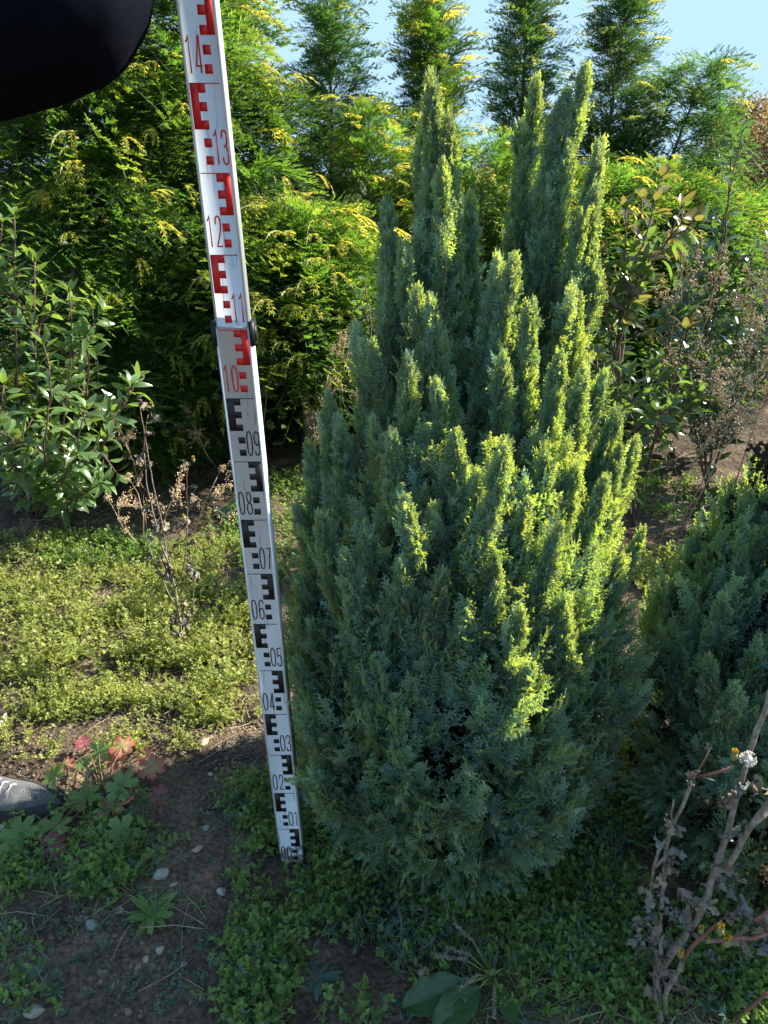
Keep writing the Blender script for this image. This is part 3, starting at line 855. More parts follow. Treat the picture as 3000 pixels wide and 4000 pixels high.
# ------------------------------------------------------------------ broadleaf shrubs
def shrub(name, loc, stems, label, group, leafmat_, n_per_m=62, L=(.05, .075), stem_r=.006, young=None, seed=0, leaf_from=.25, side=3, flush=0, cat="shrub"):
    """stems: list of world polylines"""
    g = np.random.default_rng(seed + 77); root = thing(name, loc, label, cat, group)
    wd = MB(); rs = MB(); lf = MB(); yl = MB()
    fp, fd, fn, fs_, fy = [], [], [], [], []
    def shoot(pts, r0, r1, a, dens, red=False, last=True, sz=1.0):
        pts = np.array([tuple(p) for p in pts], float)
        # resample
        seg = np.linalg.norm(np.diff(pts, axis=0), axis=1); cum = np.r_[0, np.cumsum(seg)]; Lt = cum[-1]
        m = max(4, int(Lt / .04)); s = np.linspace(0, Lt, m)
        P_ = np.stack([np.interp(s, cum, pts[:, k]) for k in range(3)], -1) + g.normal(size=(m, 3)) * .0025
        wd.tube(P_, np.linspace(r0, r1, m), 6)
        rs.tube(P_[-3:], [r1 * 1.05, r1 * .9, r1 * .5], 5)
        n = int(Lt * (1 - a) * dens) + 2; ph = g.random() * 6
        for k in range(n):
            u = a + (1 - a) * (k + .5) / n; q = np.array([np.interp(u * Lt, s, P_[:, c]) for c in range(3)])
            T = norm(np.array([np.interp(min(Lt, u * Lt + .02), s, P_[:, c]) for c in range(3)]) - np.array([np.interp(max(0, u * Lt - .02), s, P_[:, c]) for c in range(3)]))
            th = ph + k * 2.4; e1 = norm(np.cross(T, [0.3, .2, 1.])); e2 = np.cross(T, e1); o = e1 * math.cos(th) + e2 * math.sin(th)
            d = norm(T * g.uniform(.15, .9) + o + np.array([0, 0, .1]))
            pet = .012; fp.append(q + d * pet); fd.append(d)
            nn = norm(T + g.normal(size=3) * .35); fn.append(nn)
            fs_.append(g.uniform(*L) * (1 - .25 * u) * sz); fy.append((u > .80 and young is not None and last and g.random() < .8))
            rs.tube([q, q + d * pet * 1.1], [.0011, .0009], 3, cap=False)
        if last:
            T = norm(P_[-1] - P_[-3])
            for k in range(4):
                th = k * 1.6 + g.random(); e1 = norm(np.cross(T, [0.3, .2, 1.])); e2 = np.cross(T, e1); o = e1 * math.cos(th) + e2 * math.sin(th)
                d = norm(T * 1.1 + o * .7); fp.append(P_[-1]); fd.append(d); fn.append(norm(T - o)); fs_.append(g.uniform(*L) * .8 * sz); fy.append(young is not None and P_[-1][2] > .75)
    for st, fr in stems:
        pts = np.array([tuple(p) for p in st], float)
        shoot(pts, stem_r, stem_r * .35, fr, n_per_m)
        Lt = np.linalg.norm(np.diff(pts, axis=0), axis=1).sum()
        for k in range(side):
            u = g.uniform(.15, .70); m = len(pts) - 1; j = min(m - 1, int(u * m)); w = u * m - j
            q = pts[j] * (1 - w) + pts[j + 1] * w; th = g.uniform(0, 6.28); l = g.uniform(.08, .19) * min(1.3, Lt)
            d = norm(np.array([math.cos(th), math.sin(th), g.uniform(.5, 1.3)]))
            shoot([q, q + d * l * .5, q + d * l + np.array([0, 0, .05 * l])], stem_r * .5, stem_r * .25, .15, n_per_m)
    fp = np.array(fp); fd = np.array(fd); fn = np.array(fn); fs_ = np.array(fs_); fy = np.array(fy)
    R = frames(fd, fn); idx = g.integers(4, size=len(fp)); rn = g.random(len(fp))
    for i in range(4):
        k = (idx == i) & ~fy; lf.inst(PLEAF[i], fp[k], R[k], fs_[k], rn[k])
        k = (idx == i) & fy
        if k.any(): yl.inst(PLEAF[i], fp[k], R[k], fs_[k], rn[k])
    wd.build("stems", M['bark_red'], root); rs.build("red_shoots", M['red_stem'], root); lf.build("leaves", M[leafmat_], root, smooth=True)
    if yl.n: props(yl.build("young_leaves", M[young], root, smooth=True), label="orange-red young leaves at the shoot tips")
    return root
A = lambda pts, Y0: [at(x, y, Y0 + dy) for x, y, dy in pts]
LY = 2.62
lst = [
 (A([(130, 2020, .1), (80, 1700, .1), (60, 1300, .05), (55, 1050, 0), (60, 850, 0)], LY), .22),
 (A([(130, 2020, .1), (150, 1700, -.05), (140, 1400, -.1), (135, 1150, -.05), (140, 1020, 0)], LY), .2),
 (A([(140, 2020, .1), (230, 1750, 0), (270, 1500, -.1), (280, 1300, -.1), (270, 1140, -.1)], LY), .2),
 (A([(150, 2020, .1), (280, 1800, .1), (340, 1550, .05), (350, 1350, 0), (310, 1290, 0)], LY), .2),
 (A([(150, 2020, .1), (330, 1850, 0), (430, 1700, -.1), (480, 1580, -.1), (505, 1500, -.1)], LY), .25),
 (A([(150, 2020, .1), (240, 1880, -.1), (380, 1750, -.2), (460, 1850, -.2)], LY), .3),
 (A([(120, 2020, .1), (20, 1800, 0), (-60, 1500, 0), (-80, 1200, 0)], LY), .15),
 (A([(120, 2020, .1), (-20, 1650, .1), (-40, 1300, .1), (-10, 1000, .1), (10, 870, .1)], LY), .15),
 (A([(140, 2020, .1), (170, 1850, -.2), (180, 1700, -.3), (200, 1500, -.3), (170, 1350, -.3)], LY), .2),
 (A([(130, 2020, .1), (60, 1850, -.2), (20, 1700, -.3), (10, 1500, -.3)], LY), .2),
 (A([(140, 2020, .1), (240, 1900, -.2), (300, 1750, -.3), (330, 1600, -.3)], LY), .2),
 (A([(150, 2020, .1), (300, 1950, -.15), (400, 1880, -.2)], LY), .3),
]
b0 = at(135, 2020, LY + .1); base = Vector((b0.x, b0.y, 0))
shrub("leafy_shrub", base, lst, "sunlit broadleaf shrub with glossy green leaves and red shoots at the left edge", "broadleaf shrubs with red shoots", 'phot', n_per_m=54, seed=1, side=4, L=(.060, .090))
RY_ = 2.65
rst = [
 (A([(2480, 2060, 0), (2420, 1750, 0), (2400, 1400, 0), (2450, 1100, 0), (2540, 860, 0), (2580, 700, 0)], RY_), .35),
 (A([(2400, 1400, 0), (2470, 1150, -.05), (2600, 950, -.05), (2660, 820, -.05)], RY_), .2),
 (A([(2420, 1500, 0), (2420, 1200, 0), (2440, 1000, .05), (2445, 820, .05)], RY_), .3),
 (A([(2410, 1450, 0), (2480, 1130, .1), (2500, 920, .1), (2510, 790, .1)], RY_), .3),
 (A([(2480, 2060, 0), (2560, 1700, -.1), (2640, 1450, -.1), (2680, 1290, -.1)], RY_), .3),
 (A([(2480, 2060, 0), (2470, 1850, -.15), (2480, 1650, -.2), (2460, 1480, -.2)], RY_), .2),
 (A([(2480, 2060, 0), (2400, 1800, -.1), (2340, 1600, -.1), (2330, 1400, -.1)], RY_), .3),
 (A([(2480, 2060, 0), (2440, 1900, 0), (2580, 1700, 0), (2740, 1560, 0), (2780, 1440, 0)], RY_), .35),
 (A([(2420, 1500, 0), (2370, 1250, 0), (2360, 1080, .05), (2350, 1000, .05)], RY_), .3),
]
b0 = at(2480, 2060, RY_)
shrub("leafy_shrub", (b0.x, b0.y, 0), rst, "open broadleaf shrub with orange young leaves just right of the big blue-green bush", "broadleaf shrubs with red shoots", 'phot_m', n_per_m=46, seed=2, side=4, L=(.065, .100), young='phot_o')
R2 = 3.0
dst = [
 (A([(2760, 1900, 0), (2740, 1500, 0), (2790, 1100, 0), (2840, 800, 0), (2900, 520, 0)], R2), .3),
 (A([(2740, 1500, 0), (2800, 1200, .05), (2830, 950, .05), (2860, 560, .05)], R2), .25),
 (A([(2760, 1900, 0), (2800, 1600, 0), (2880, 1300, 0), (2940, 1000, 0)], R2), .2),
 (A([(2760, 1900, 0), (2700, 1600, -.1), (2680, 1300, -.1), (2690, 1150, -.1)], R2), .2),
 (A([(2760, 1900, 0), (2850, 1650, -.1), (2900, 1450, -.1)], R2), .2),
]
b0 = at(2760, 1900, R2)
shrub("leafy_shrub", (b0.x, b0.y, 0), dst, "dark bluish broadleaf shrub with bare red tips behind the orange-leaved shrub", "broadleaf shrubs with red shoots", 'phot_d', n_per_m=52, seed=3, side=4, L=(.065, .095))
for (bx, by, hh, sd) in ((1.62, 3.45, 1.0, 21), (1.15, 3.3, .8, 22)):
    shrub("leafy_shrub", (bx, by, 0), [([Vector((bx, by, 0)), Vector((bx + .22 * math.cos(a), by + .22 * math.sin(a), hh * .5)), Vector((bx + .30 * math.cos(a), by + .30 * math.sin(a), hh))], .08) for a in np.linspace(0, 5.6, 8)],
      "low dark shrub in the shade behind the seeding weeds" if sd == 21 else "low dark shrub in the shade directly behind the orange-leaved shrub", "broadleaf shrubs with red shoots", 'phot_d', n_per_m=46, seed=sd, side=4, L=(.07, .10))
b0 = at(1445, 1500, 2.3)
shrub("leafy_shrub", (b0.x, b0.y, 0), [
 ([Vector((b0.x, 2.3, 0)), at(1450, 1300, 2.3), at(1432, 1190, 2.3), at(1425, 1110, 2.3)], .9), ([Vector((b0.x, 2.3, 0)), at(1448, 1290, 2.3), at(1418, 1220, 2.3), at(1408, 1175, 2.3)], .92),
 ([Vector((b0.x + .02, 2.34, 0)), at(1500, 1320, 2.34), at(1490, 1240, 2.34)], .86)],
 "small shrub with two bare red shoot tips left of the big bush's upper part", "broadleaf shrubs with red shoots", 'phot', n_per_m=40, seed=4, side=0, L=(.045, .06))
b0 = at(1880, 1300, 2.0)
shrub("leafy_shrub", (b0.x, 2.05, 0), [([Vector((b0.x, 2.05, 0)), at(1890, 1350, 2.05), at(1870, 1180, 2.05), at(1875, 1080, 2.05)], .82)],
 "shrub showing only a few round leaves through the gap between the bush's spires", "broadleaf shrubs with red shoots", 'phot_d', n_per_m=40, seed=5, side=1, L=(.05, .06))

shrub("leafy_shrub", (2.3, 3.1, 0), [([Vector((2.3, 3.1, 0)), Vector((2.3 + .30 * math.cos(a), 3.1 + .30 * math.sin(a), .8)), Vector((2.3 + .38 * math.cos(a), 3.1 + .38 * math.sin(a), 1.6))], .1) for a in np.linspace(0, 5.6, 9)],  # unseen shrub, added to cast shade on the soil at right
 "unseen next shrub of the row, added past the right edge to shade the soil", "broadleaf shrubs with red shoots", 'phot_d', n_per_m=60, seed=9, side=6, L=(.07, .10))

# ------------------------------------------------------------------ dry seeding weeds
def panicle(mb, seeds, p0, d0, L, g, depth=0, r=.0011, dens=1.0):
    d0 = norm(np.asarray(d0, float)); m = 5
    pts = [np.array(p0, float)]; d = d0
    for i in range(m):
        d = norm(d + g.normal(size=3) * .10 + np.array([0, 0, .02])); pts.append(pts[-1] + d * L / m)
    mb.tube(pts, np.linspace(r, r * .45, m + 1), 3, cap=False, rnd=g.random())
    if depth < 2:
        for k in range(int((7 if depth == 0 else 5) * dens)):
            u = g.uniform(.3, 1); j = min(m - 1, int(u * m)); q = pts[j]
            e = norm(d + g.normal(size=3) * .75)
            panicle(mb, seeds, q, e, L * g.uniform(.28, .5), g, depth + 1, r * .6, dens)
    if depth >= 1:
        for k in range(2 if depth == 2 else 2):
            seeds.append(pts[-1 - (k % 3)] + g.normal(size=3) * .004)
def seeding_weed(base, shoots, label, group, seed, L=.22, dens=1.0, ss=.0023, name="dry_weed", straight=1):
    g = np.random.default_rng(seed + 40); root = thing(name, tuple(base), label, "dead weed", group); st = MB(); sd_ = MB(); seeds = []
    for pts in shoots:
        P_ = np.array([tuple(p) for p in pts], float)
        st.tube(P_, np.linspace(.0026, .0013, len(P_)), 5)
        n = max(3, int(np.linalg.norm(P_[-1] - P_[0]) * 14 * dens))
        for k in range(n):
            u = .35 + .65 * k / max(1, n - 1); j = min(len(P_) - 2, int(u * (len(P_) - 1))); w = u * (len(P_) - 1) - j
            q = P_[j] * (1 - w) + P_[j + 1] * w; T = norm(P_[j + 1] - P_[j])
            panicle(st, seeds, q, norm(T + g.normal(size=3) * .5), L * (1.15 - .6 * u) * g.uniform(.6, 1.1), g, 0, dens=dens)
    for s in seeds:
        sd_.blob(s, ss * g.uniform(.6, 1.4), 0, .6, rnd=g.random())
    st.build("stems", M['straw'], root); props(sd_.build("seed_heads", M['seed'], root), kind="stuff"); return root
G_ = "dry brown weeds gone to seed"
seeding_weed(gnd(2560, 2180), [[gnd(2560, 2180), at(2650, 1900, 2.42), at(2780, 1700, 2.42), at(2900, 1450, 2.42)], [gnd(2600, 2160), at(2760, 1850, 2.44), at(2870, 1600, 2.44), at(2990, 1400, 2.44)],
   [gnd(2620, 2160), at(2830, 1750, 2.4), at(2950, 1600, 2.4), at(3050, 1500, 2.4)]], "tan seeding weed leaning right above the shaded soil near the right edge", G_, 1, .22, .9, .003)
seeding_weed((1.05, 2.9, 0), [[Vector((1.05, 2.9, 0)), at(2600, 1500, 2.85), at(2640, 1200, 2.8), at(2680, 980, 2.8)], [Vector((1.05, 2.9, 0)), at(2680, 1450, 2.85), at(2760, 1250, 2.85), at(2800, 1080, 2.85)]],
   "feathery brown seeding weed growing up through the orange-leaved shrub", G_, 2, .20, .8, .003)
seeding_weed((1.42, 2.75, 0), [[Vector((1.42, 2.75, 0)), at(2950, 1650, 2.75), at(2960, 1350, 2.75), at(2930, 1150, 2.75)], [Vector((1.42, 2.75, 0)), at(3000, 1500, 2.72), at(3010, 1250, 2.72), at(3000, 1000, 2.72)], [Vector((1.42, 2.75, 0)), at(2960, 1780, 2.7), at(2920, 1600, 2.7), at(2850, 1500, 2.7)]],
   "dense tan seeding weed standing against the right edge above the small cypress", G_, 3, .24, .85, .003)
seeding_weed(gnd(1000, 1820), [[gnd(1000, 1820), at(960, 1600, 3.1), at(930, 1430, 3.1), at(900, 1370, 3.1)], [gnd(1010, 1820), at(1040, 1560, 3.1), at(1050, 1430, 3.1), at(1060, 1380, 3.1)]],
   "brown seeding weed half hidden behind the measuring staff", G_, 4, .15, .9)
seeding_weed(gnd(860, 1850), [[gnd(860, 1850), at(810, 1780, 3.0), at(770, 1690, 3.0), at(745, 1650, 3.0)]], "small sunlit brown seeding weed in front of the dark hedge foot", G_, 5, .14, .9)
seeding_weed(gnd(1200, 1850), [[gnd(1200, 1850), at(1280, 1600, 2.9), at(1330, 1450, 2.9), at(1345, 1340, 2.9)], [gnd(1220, 1850), at(1230, 1700, 2.9), at(1260, 1600, 2.9)]],
   "arching brown seeding weed between the staff and the big bush", G_, 6, .13, .9)
seeding_weed(gnd(760, 2080), [[gnd(760, 2080), at(850, 2000, 2.45), at(960, 1900, 2.45), at(930, 1840, 2.45)], [gnd(760, 2080), at(800, 1960, 2.45), at(850, 1860, 2.45)]],
   "low sprawling seeding weed touching the left side of the measuring staff", G_, 7, .12, .8)
seeding_weed(gnd(560, 2150), [[gnd(560, 2150), at(560, 2020, 2.35), at(540, 1930, 2.35)], [gnd(560, 2150), at(480, 2060, 2.35), at(440, 1980, 2.35)], [gnd(620, 2150), at(650, 2000, 2.3), at(700, 1900, 2.3)]],
   "tangled greyish seeding weed behind the dead thistle on the left", G_, 8, .14, .9)
seeding_weed(gnd(560, 1960), [[gnd(560, 1960), at(520, 1800, 2.6), at(480, 1700, 2.6)]], "brown seeding weed at the right foot of the left shrub", G_, 9, .13, .8)

# ------------------------------------------------------------------ dead sow thistles
def crumple(mb, c, r, g, n=None, drop=0.6):
    """withered leaf: a few curled jagged ribbons"""
    n = n or int(3 + r * 120)
    for k in range(n):
        m = 6; p = np.array(tuple(c)) + g.normal(size=3) * r * .15; d = norm(g.normal(size=3) + np.array([0, 0, -.5 * drop])); s = norm(np.cross(d, g.normal(size=3)))
        V = []; 
        for i in range(m):
            w = r * .34 * math.sin(math.pi * (i + .6) / (m + .3)) * (1 + .5 * (1 if i % 2 else -1) * g.random())
            tw = norm(s + g.normal(size=3) * .35)
            V += [p - tw * w, p + tw * w + g.normal(size=3) * r * .05]
            d = norm(d + g.normal(size=3) * .45 + np.array([0, 0, -.25 * drop])); p = p + d * r * 1.3 / m
        f = []
        for i in range(m - 1):
            a = 2 * i; f += [(a, a + 1, a + 3), (a, a + 3, a + 2)]
        mb.add(V, f, 0, g.random())
TK = .64
def dead_thistle(base, stems, crumps, buds, label, seed, fluff=(), rough=None):
    g = np.random.default_rng(seed); root = thing("dead_thistle", tuple(base), label, "dead weed", "dead thistles with withered leaves")
    st = MB(); rd = MB(); cr = MB(); cg = MB(); yb = MB(); bd = MB(); fl = MB()
    for pts, r0, r1, red in stems:
        P_ = np.array([tuple(p) for p in pts], float); seg = np.linalg.norm(np.diff(P_, axis=0), axis=1); cum = np.r_[0, np.cumsum(seg)]
        m = max(4, int(cum[-1] / .02)); s = np.linspace(0, cum[-1], m); Q = np.stack([np.interp(s, cum, P_[:, k]) for k in range(3)], -1)
        if m > 5: Q[1:-1] = (Q[:-2] + Q[1:-1] * 2 + Q[2:]) / 4
        Q[1:-1] += g.normal(size=(m - 2, 3)) * min(r0, .003) * .3
        rr = np.linspace(r0, r1, m) * TK * (1 + .06 * g.normal(size=m))
        mb = MB(); mb.tube(Q, rr, 8); mb.build("stalk", M['stalk_r' if red else 'stalk'], root, smooth=True)
    for (p, r, grey) in crumps:
        mb = MB(); crumple(mb, p, r * (1.25 if seed == 21 else 1.7), g); mb.build("withered_leaf", M['crumple_g' if grey else 'crumple'], root)
    for (p, r) in buds:
        p = np.array(tuple(p)); bd = MB(); bd.blob(p, (r * .75, r * .75, r * 1.1), 1, .3); bo = bd.build("flower_bud", M['stem_g'], root); yb = MB()
        for k in range(9):
            th = k * .7; d = norm(np.array([math.cos(th) * .45, math.sin(th) * .45, 1])); R = frames(d[None], rand_unit(1)); yb.inst(WLEAF[0], (p + np.array([0, 0, r * .5]))[None], R, r * 1.5)
        yo = yb.build("petals", M['yellow']); yo.data.transform(Matrix.Translation(-root.location)); yo.parent = bo
    for (p, r) in fluff:
        p = np.array(tuple(p))
        for k in range(70):
            d = norm(g.normal(size=3)); fl.tube([p, p + d * r], [.0003, .0005], 3, cap=False)
            fl.blob(p + d * r, r * .10, 0, .5)
        fl.blob(p, r * .62, 1, .2)
    if fl.n: fl.build("seed_fluff", M['fluff'], root)
    return root
# right foreground; coordinates from the 2300..3000 x 2900..4000 crop (x .4972)
Z3 = lambda x, y, Y: at(2300 + .4972 * x, 2900 + .4972 * y, Y)
TY = .80
st = [
 ([gnd(2580, 3990), Z3(520, 1850, TY), Z3(640, 1680, TY), Z3(790, 1480, TY), Z3(920, 1250, TY), Z3(990, 1000, TY + .01), Z3(1040, 850, TY + .01), Z3(1120, 600, TY + .02), Z3(1180, 380, TY + .02), Z3(1230, 170, TY + .03), Z3(1290, 0, TY + .03), Z3(1400, -300, TY + .04), Z3(1500, -600, TY + .05)], .0105, .0055, False),
 ([Z3(1085, 995, TY - .01), Z3(1200, 780, TY - .02), Z3(1320, 600, TY - .02), Z3(1420, 430, TY - .02), Z3(1520, 300, TY - .02)], .0075, .0055, False),
 ([Z3(1300, 640, TY - .02), Z3(1420, 530, TY - .01), Z3(1500, 450, TY)], .006, .004, False),
 ([Z3(990, 1000, TY), Z3(1085, 1000, TY - .01)], .009, .008, False),
 ([gnd(2560, 3960), Z3(570, 1500, TY + .02), Z3(565, 1380, TY + .02), Z3(590, 1100, TY + .02), Z3(600, 900, TY + .02), Z3(640, 700, TY + .02), Z3(700, 580, TY + .02), Z3(760, 450, TY + .02), Z3(800, 340, TY + .02)], .0062, .0042, False),
 ([Z3(800, 340, TY + .02), Z3(840, 260, TY + .02), Z3(900, 150, TY + .02), Z3(945, 60, TY + .02)], .0035, .0014, True),
 ([Z3(845, 270, TY + .02), Z3(930, 255, TY), Z3(1060, 215, TY - .01), Z3(1150, 185, TY - .01)], .0034, .0026, True),
 ([Z3(860, 265, TY + .02), Z3(920, 275, TY), Z3(985, 300, TY)], .0018, .001, False),
 ([Z3(600, 900, TY + .02), Z3(520, 950, TY + .02), Z3(500, 1050, TY + .02), Z3(480, 1200, TY + .02)], .0045, .003, False),
 ([Z3(610, 760, TY + .02), Z3(540, 850, TY + .02), Z3(505, 1000, TY + .02)], .0045, .004, False),
 ([Z3(655, 620, TY + .02), Z3(650, 530, TY + .02), Z3(668, 450, TY + .02)], .003, .0016, False),
 ([Z3(730, 1730, TY - .03), Z3(770, 1630, TY - .04), Z3(850, 1560, TY - .04), Z3(930, 1500, TY - .04), Z3(980, 1440, TY - .04), Z3(1040, 1400, TY - .04)], .0062, .0035, True),
 ([gnd(2600, 3970, 0), Z3(600, 1950, TY - .04), Z3(680, 1860, TY - .04), Z3(730, 1730, TY - .04)], .0065, .006, False),
 ([Z3(1000, 1560, TY - .05), Z3(1150, 1540, TY - .05), Z3(1300, 1530, TY - .05), Z3(1420, 1500, TY - .05)], .0055, .005, True),
 ([Z3(1300, 1400, TY - .05), Z3(1370, 1360, TY - .05), Z3(1460, 1300, TY - .05)], .005, .004, True),
 ([Z3(790, 1480, TY), Z3(900, 1560, TY - .03), Z3(1010, 1560, TY - .05)], .006, .0055, False),
 ([Z3(1100, 2230, TY - .05), Z3(1220, 2130, TY - .06), Z3(1340, 2030, TY - .06), Z3(1450, 1950, TY - .06)], .005, .0035, True),
]
g = np.random.default_rng(5)
cl = []
for (x, y, r, gr) in [(640, 960, .018, 0), (610, 1000, .016, 0), (540, 760, .012, 1), (690, 880, .014, 1), (600, 640, .014, 0), (680, 700, .014, 1), (450, 1180, .016, 0), (540, 1080, .015, 0), (620, 1280, .015, 1), (480, 1350, .014, 1), (700, 1340, .016, 1), (560, 1500, .02, 0), (430, 1450, .016, 0), (480, 1620, .02, 0), (800, 1240, .022, 0), (770, 1330, .02, 0), (1080, 1060, .02, 0), (1120, 1020, .018, 1), (1000, 1120, .018, 0), (960, 1280, .016, 0), (1110, 430, .015, 0), (1190, 350, .016, 1), (1060, 460, .012, 0), (1130, 700, .016, 1), (1160, 720, .014, 1), (1160, 1220, .018, 1), (1180, 1290, .014, 1), (960, 1640, .014, 1), (1090, 1340, .014, 0), (1180, 1500, .018, 0), (1220, 1560, .018, 0), (1380, 1450, .02, 0), (1390, 1600, .02, 1), (620, 1820, .024, 0), (700, 1960, .026, 0), (560, 1740, .02, 0), (740, 1850, .018, 0), (600, 2080, .026, 0), (480, 2150, .028, 0), (720, 2080, .02, 0), (380, 1550, .014, 1), (1340, 340, .015, 0), (840, 240, .01, 0), (820, 330, .01, 0), (955, 50, .008, 0), (1380, 2080, .02, 1), (1150, 2140, .016, 0), (860, 2120, .02, 1), (1290, 1360, .016, 1), (400, 2000, .02, 0), (520, 1950, .02, 0), (640, 1550, .016, 1)]:
    cl.append((Z3(x, y, TY + g.uniform(-.03, .02)), r, gr))
dead_thistle(gnd(2580, 3990), st, cl, [(Z3(1140, 110, TY - .01), .007), (Z3(1030, 1480, TY - .05), .008), (Z3(1080, 1570, TY - .05), .009), (Z3(880, 1480, TY - .04), .006), (Z3(720, 1670, TY - .04), .007), (Z3(720, 1780, TY - .04), .006), (Z3(935, 1560, TY - .04), .005)],
  "thick dead thistle with yellow flowers and a white seed head in the right foreground", 21, fluff=[(Z3(1250, 130, TY - .01), .011)])
# left one; crop 400..1100 x 1500..2700 (x .5426)
Z7 = lambda x, y, Y: at(400 + .5426 * x, 1500 + .5426 * y, Y)
LYY = 1.80
st = [
 ([gnd(717, 2525), Z7(565, 1800, LYY), Z7(545, 1600, LYY), Z7(515, 1450, LYY), Z7(490, 1320, LYY), Z7(430, 1200, LYY), Z7(400, 1050, LYY), Z7(375, 960, LYY), Z7(330, 800, LYY), Z7(310, 650, LYY), Z7(300, 500, LYY)], .0058, .0026, False),
 ([Z7(470, 1300, LYY), Z7(455, 1130, LYY + .02), Z7(410, 930, LYY + .02), Z7(365, 720, LYY + .02), Z7(335, 540, LYY + .02), Z7(310, 400, LYY + .02), Z7(280, 220, LYY + .02), Z7(270, 140, LYY + .02)], .0034, .0018, False),
 ([Z7(285, 520, LYY), Z7(300, 440, LYY), Z7(310, 330, LYY), Z7(330, 220, LYY)], .0026, .0018, True),
 ([Z7(525, 1470, LYY), Z7(570, 1380, LYY - .01), Z7(600, 1240, LYY - .02), Z7(610, 1000, LYY - .02), Z7(612, 850, LYY - .02)], .0034, .0024, False),
 ([Z7(612, 850, LYY - .02), Z7(603, 740, LYY - .02), Z7(615, 600, LYY - .02)], .0024, .0017, True),
 ([Z7(610, 900, LYY - .02), Z7(640, 820, LYY - .02), Z7(675, 740, LYY - .02)], .0014, .001, False),
 ([Z7(535, 1610, LYY), Z7(470, 1490, LYY), Z7(420, 1380, LYY), Z7(370, 1290, LYY), Z7(340, 1180, LYY), Z7(315, 1040, LYY), Z7(305, 940, LYY)], .0034, .0016, False),
 ([Z7(325, 770, LYY), Z7(270, 720, LYY), Z7(258, 670, LYY)], .0018, .0013, True), ([Z7(275, 880, LYY), Z7(245, 820, LYY), Z7(205, 780, LYY)], .0014, .001, True),
 ([Z7(600, 1780, LYY), Z7(650, 1620, LYY), Z7(660, 1430, LYY), Z7(675, 1280, LYY)], .0028, .0016, False), ([Z7(575, 1700, LYY), Z7(595, 1480, LYY), Z7(590, 1400, LYY)], .0022, .0012, True),
 ([Z7(485, 1290, LYY), Z7(460, 1130, LYY), Z7(445, 1000, LYY), Z7(460, 910, LYY), Z7(540, 910, LYY)], .0022, .001, False),
]
cl = []
for (x, y, r) in [(275, 120, .012), (290, 150, .012), (375, 240, .012), (330, 350, .010), (280, 540, .012), (270, 640, .012), (345, 560, .008), (390, 1020, .014), (430, 1050, .016), (460, 1040, .012), (610, 1000, .013), (640, 1050, .012), (640, 1150, .013), (585, 970, .012), (605, 570, .010), (655, 740, .009), (640, 820, .010), (470, 1320, .022), (350, 1240, .012), (400, 1300, .010), (430, 1370, .010), (520, 1680, .016), (540, 1790, .014), (590, 1720, .014), (600, 1580, .012), (660, 1350, .012), (650, 1380, .010), (630, 1240, .008), (310, 890, .010), (340, 1100, .009), (640, 1620, .012), (590, 755, .008), (620, 1320, .012), (560, 1860, .014)]:
    cl.append((Z7(x, y, LYY), r, (x + y) % 3 == 0))
dead_thistle(gnd(717, 2525), st, cl, [(Z7(655, 547, LYY - .02), .006), (Z7(358, 158, LYY), .0055), (Z7(205, 780, LYY), .004), (Z7(310, 885, LYY), .004), (Z7(585, 960, LYY), .005), (Z7(675, 1255, LYY), .004)],
  "thin branching dead thistle with two tiny yellow flowers on the sunlit ground at left", 22)

